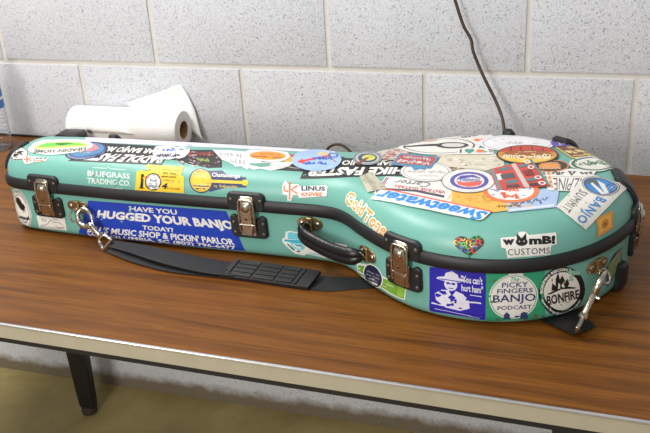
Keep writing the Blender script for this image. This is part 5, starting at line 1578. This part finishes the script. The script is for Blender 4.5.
d.poly([(.02, .25), (.10, .98), (.50, 1), (.75, .60), (1, .22), (.86, .05), (.5, -.08), (.25, .0)], 'eeb552'); d.line([(.25, .55), (.45, .60), (.62, .40), (.5, .3), (.3, .42), (.42, .5)], .0010, '8a6a2c'); d.ring(.55, .5, .08, .12, .15, 'a8803a'); d.marks(5, .56, .06, .80, .20, '6b4a1c', 39, 0.16); d.blots(8, 'd89a3a', 3, .15, .1, .8, .8, .004)
d.done('amber sticker with a faint line drawing')
d = Decal('sweet', 4)
d.poly([(.0, .0), (.0, .80), (.03, .98), (1, .98), (1, .2), (.9, .1), (.4, -.02)], WH); d.rect(.0, .0, .98, .10, 'e0564e')
d.text('Sweetwater', .01, .15, .99, 1.0, '2f8ce0', .035, shear=.1)
d.done('white sticker with blue lettering and a red line')
d = Decal('roundtwo', 4)
d.ell(.5, .5, .5, .5, '4a4a56'); d.ell(.5, .5, .485, .48, WH); d.ring(.52, .5, .36, .36, .22, '5a52a8'); d.ell(.52, .5, .27, .27, WH); d.poly([(.27, .50), (.32, .32), (.52, .23), (.72, .32), (.77, .50), (.6, .46), (.4, .42)], 'e0645c'); d.poly([(.27, .52), (.36, .70), (.6, .74), (.76, .58), (.55, .64)], '5a52a8'); d.text('DEERING', .34, .46, .72, .58, '4f62a8', .03, shear=.2); d.marks(12, 0, 0, 1, 1, 'b8b8c4', 40, .2, arc=(.52, .5, .43, .43, 200, 340, -.08))
d.done('round white sticker with a blue and red seal')
d = Decal('ringorange', 3)
d.ell(.5, .5, .5, .5, 'ec7f4c'); d.ell(.5, .5, .41, .40, 'f0ece8'); d.marks(2, .36, .14, .64, .42, 'e0603c', 41, 0.28); d.marks(3, .38, .44, .64, .58, 'e0603c', 42, 0.3); d.blots(6, '7a86d8', 3, .12, .3, .35, .7, .003); d.blots(4, '7a86d8', 6, .65, .25, .88, .6, .003)
d.done('round orange-ringed sticker')
d = Decal('barn', 5)
R_ = 'd24a44'
d.rect(0, 0, 1, 1, R_); d.rect(.02, .0, .10, 1, '7f8a88'); d.poly([(.10, .42), (.10, .72), (.22, .70), (.22, .44)], 'e4e0dc'); d.poly([(.52, 0), (.62, 0), (.62, 1), (.52, 1)], 'cdbfb8')
d.rect(.20, .80, .46, .93, '5f7f80'); d.rect(.18, .44, .46, .66, '54585a'); d.rect(.22, .22, .46, .36, '5f7f80'); d.rect(.20, .04, .44, .16, '4a4a4a')
d.rect(.66, .78, .84, .88, '5f7f80'); d.rect(.66, .44, .86, .66, '8f3a38'); d.rect(.64, .22, .82, .34, '5f7f80'); d.rect(.64, .04, .84, .14, '4a3a3a')
for x in (.70, .76, .81):
    d.rect(x, .44, x + .015, .66, '4a2a2a')
for y in (.92, .72, .32, .10):
    d.ring(.88, y, .07, .07, .45, 'ece8e6')
d.rect(.95, 0, 1, 1, '6f8480')
d.done('red building-shaped sticker with grey windows')
d = Decal('bluish', 2)
d.rect(0, 0, 1, 1, 'a9c2e4'); d.marks(7, .06, .40, .94, .76, '5f7098', 43, .16); d.rect(.05, .84, .95, .95, 'd6e0f0'); d.marks(6, .40, .08, .86, .30, '5a6f98', 44, 0.22); d.blots(5, '55607a', 4, .5, .1, .95, .4, .003)
d.done('pale blue rectangular sticker')
d = Decal('alpine', 3)
d.rect(0, 0, 1, 1, 'ebe8e4'); d.text('ALPINE', .05, .42, .80, .98, '5a5654', .0); d.rect(.05, .34, .82, .37, 'c8c4c0'); d.marks(7, .06, .10, .80, .32, '5a5654', 45, 0.22)
for y in (.15, .35, .55, .75):
    d.rect(.84, y, .90, y + .14, 'e8954c'); d.rect(.93, y, .99, y + .14, '6f9c90')
d.done('white rectangular sticker with dark capitals')
d = Decal('maroon', 2)
d.rect(0, 0, 1, 1, 'd8c46a'); d.rect(.05, .08, .95, .92, '7c4a42'); d.marks(11, .10, .45, .90, .72, 'e2cf86', 46, 0.2); d.marks(9, .30, .16, .70, .34, 'd8c46a', 47, 0.2); d.rect(.1, .80, .9, .86, 'd8c46a')
d.done('maroon sticker with gold lettering')
d = Decal('purplestrip', 3)
d.rect(0, 0, 1, 1, '6a5aa8'); d.marks(8, .1, .2, .9, .8, 'd6cfe8', 48, 0.2); d.blots(5, 'c8c0dc', 4, .1, .1, .9, .9, .003)
d.done('narrow purple sticker')
d = Decal('orangeblack', 4)
d.ell(.5, .5, .5, .5, 'd98644'); d.ring(.5, .5, .46, .45, .38, '3a3432'); d.text('BRIDGES', .22, .62, .78, .80, 'e2b888', .03); d.marks(6, .28, .18, .72, .34, 'e2b888', 51); d.ell(.5, .5, .24, .16, 'e09a58')
d.done('small orange and black oval sticker')
d = Decal('flying', 5)
d.ell(.5, .5, .5, .5, '3a2a22'); d.ell(.5, .5, .47, .46, 'cf8f3c'); d.ell(.5, .52, .40, .26, '9c5a26')
d.poly([(.05, .40), (.14, .18), (.36, .06), (.64, .06), (.86, .18), (.95, .40), (.7, .30), (.3, .30)], 'c23f34')
d.poly([(.06, .62), (.2, .84), (.5, .95), (.8, .84), (.94, .62), (.5, .72)], 'e8c45a')
d.blots(14, 'f2d08a', 2, .15, .45, .85, .75, .005); d.text('Flying Cloud', .12, .44, .90, .72, 'f0e0c0', .04, shear=.2, arc=.04); d.marks(7, .36, .34, .64, .42, 'f0d8a8', 52, 0.2)
for x in (.25, .42, .60, .76):
    d.line([(x, .08 + abs(x - .5) * .2), (x, .32)], .0016, '5a2a22')
d.done('oval sticker with an orange sunset scene')
d = Decal('fuzzy', 3)
d.ell(.5, .5, .5, .5, 'e2e4da'); d.ring(.5, .5, .46, .44, .16, '4f6f5a'); d.marks(6, .18, .38, .82, .62, '4f6f5a', 49, 0.26); d.blots(14, '5f7f6a', 3, .12, .15, .88, .85, .004); d.blots(8, 'e6e6de', 8, .2, .2, .8, .8, .004)
d.done('white oval sticker with green lettering')
d = Decal('summit', 4)
d.rect(0, 0, 1, 1, 'e2dfd8')
d.ell(.19, .46, .175, .40, '3a5f90'); d.ell(.19, .46, .150, .34, '3f86cc'); d.poly([(.06, .18), (.14, .10), (.26, .12), (.20, .44), (.12, .40)], '4f6672')
d.poly([(.10, .30), (.30, .72), (.27, .78), (.12, .52)], WH); d.poly([(.30, .74), (.33, .66), (.22, .24), (.18, .26)], WH)
d.ring(.19, .46, .195, .44, .04, '59606a')
d.text('BANJO', .40, .54, .97, .86, '3f86cc', .02, spacing=1.15); d.text('SUMMIT', .42, .14, .96, .38, '6a6a6c', .0, spacing=1.2)
d.blots(10, 'c8b896', 3, .5, .0, 1, .95, .0022)
d.done('white card sticker with blue lettering and a round logo')
d = Decal('candy', 2)
d.poly([(.02, .05), (.10, .0), (.90, .03), (1, .08), (.96, .5), (1, .95), (.85, 1), (.1, .97), (0, .92), (.05, .5)], 'd8933a'); d.rect(.16, .16, .84, .84, 'e6a94c', r=.001); d.ell(.5, .5, .20, .24, 'b87a26'); d.marks(1, .42, .38, .58, .62, '4a3416', 50, 0.3)
d.done('small amber square sticker')

d = Decal('heart', 1, .003)
HP = []
for k in range(48):
    t = 2 * math.pi * k / 48
    HP.append((.5 + .5 * math.sin(t) ** 3, .54 + (13 * math.cos(t) - 5 * math.cos(2 * t) - 2 * math.cos(3 * t) - math.cos(4 * t)) / 32.0))
d.poly(HP, '25242a')
rnd = random.Random(7)
cols = ['d23a30', 'e2c62c', '3aa84a', '3f78c8', '58b83a', 'd8402c']
placed = []
for i in range(900):
    x, y = rnd.random(), rnd.random()
    if inside((x, y), HP) and all((x - a) ** 2 + (y - b) ** 2 > .0165 for a, b in placed) and inside((x + .07, y), HP) and inside((x - .07, y), HP) and inside((x, y - .07), HP):
        placed.append((x, y))
lay = d.lay + 1
for i, (x, y) in enumerate(placed):
    a = rnd.uniform(0, 360)
    d.ring(x, y, .085, .095, .50, cols[i % 6], lay, a, a + rnd.choice([200, 250, 330]))
d.done('black heart sticker filled with coloured squiggles')

d = Decal('womb', 1)
d.poly([(.0, .78), (.30, .82), (.33, 1.0), (.44, 1.0), (.50, .86), (.98, .94), (1, .46), (.90, .40), (.88, .04), (.10, .0), (.08, .36), (.0, .42)], WH)
d.text('w', .03, .50, .245, .72, K, .07); d.text('mB!', .50, .47, .97, .82, K, .06)
d.ell(.37, .60, .105, .155, K); d.poly([(.285, .70), (.29, .94), (.36, .76)], K); d.poly([(.455, .70), (.45, .94), (.38, .76)], K)
d.ell(.33, .62, .012, .022, WH); d.ell(.41, .62, .012, .022, WH)
d.text('CUSTOMS', .11, .10, .87, .34, '4a4a4e', .0, spacing=1.1)
d.done('white sticker with bold black lettering and a small horned head')
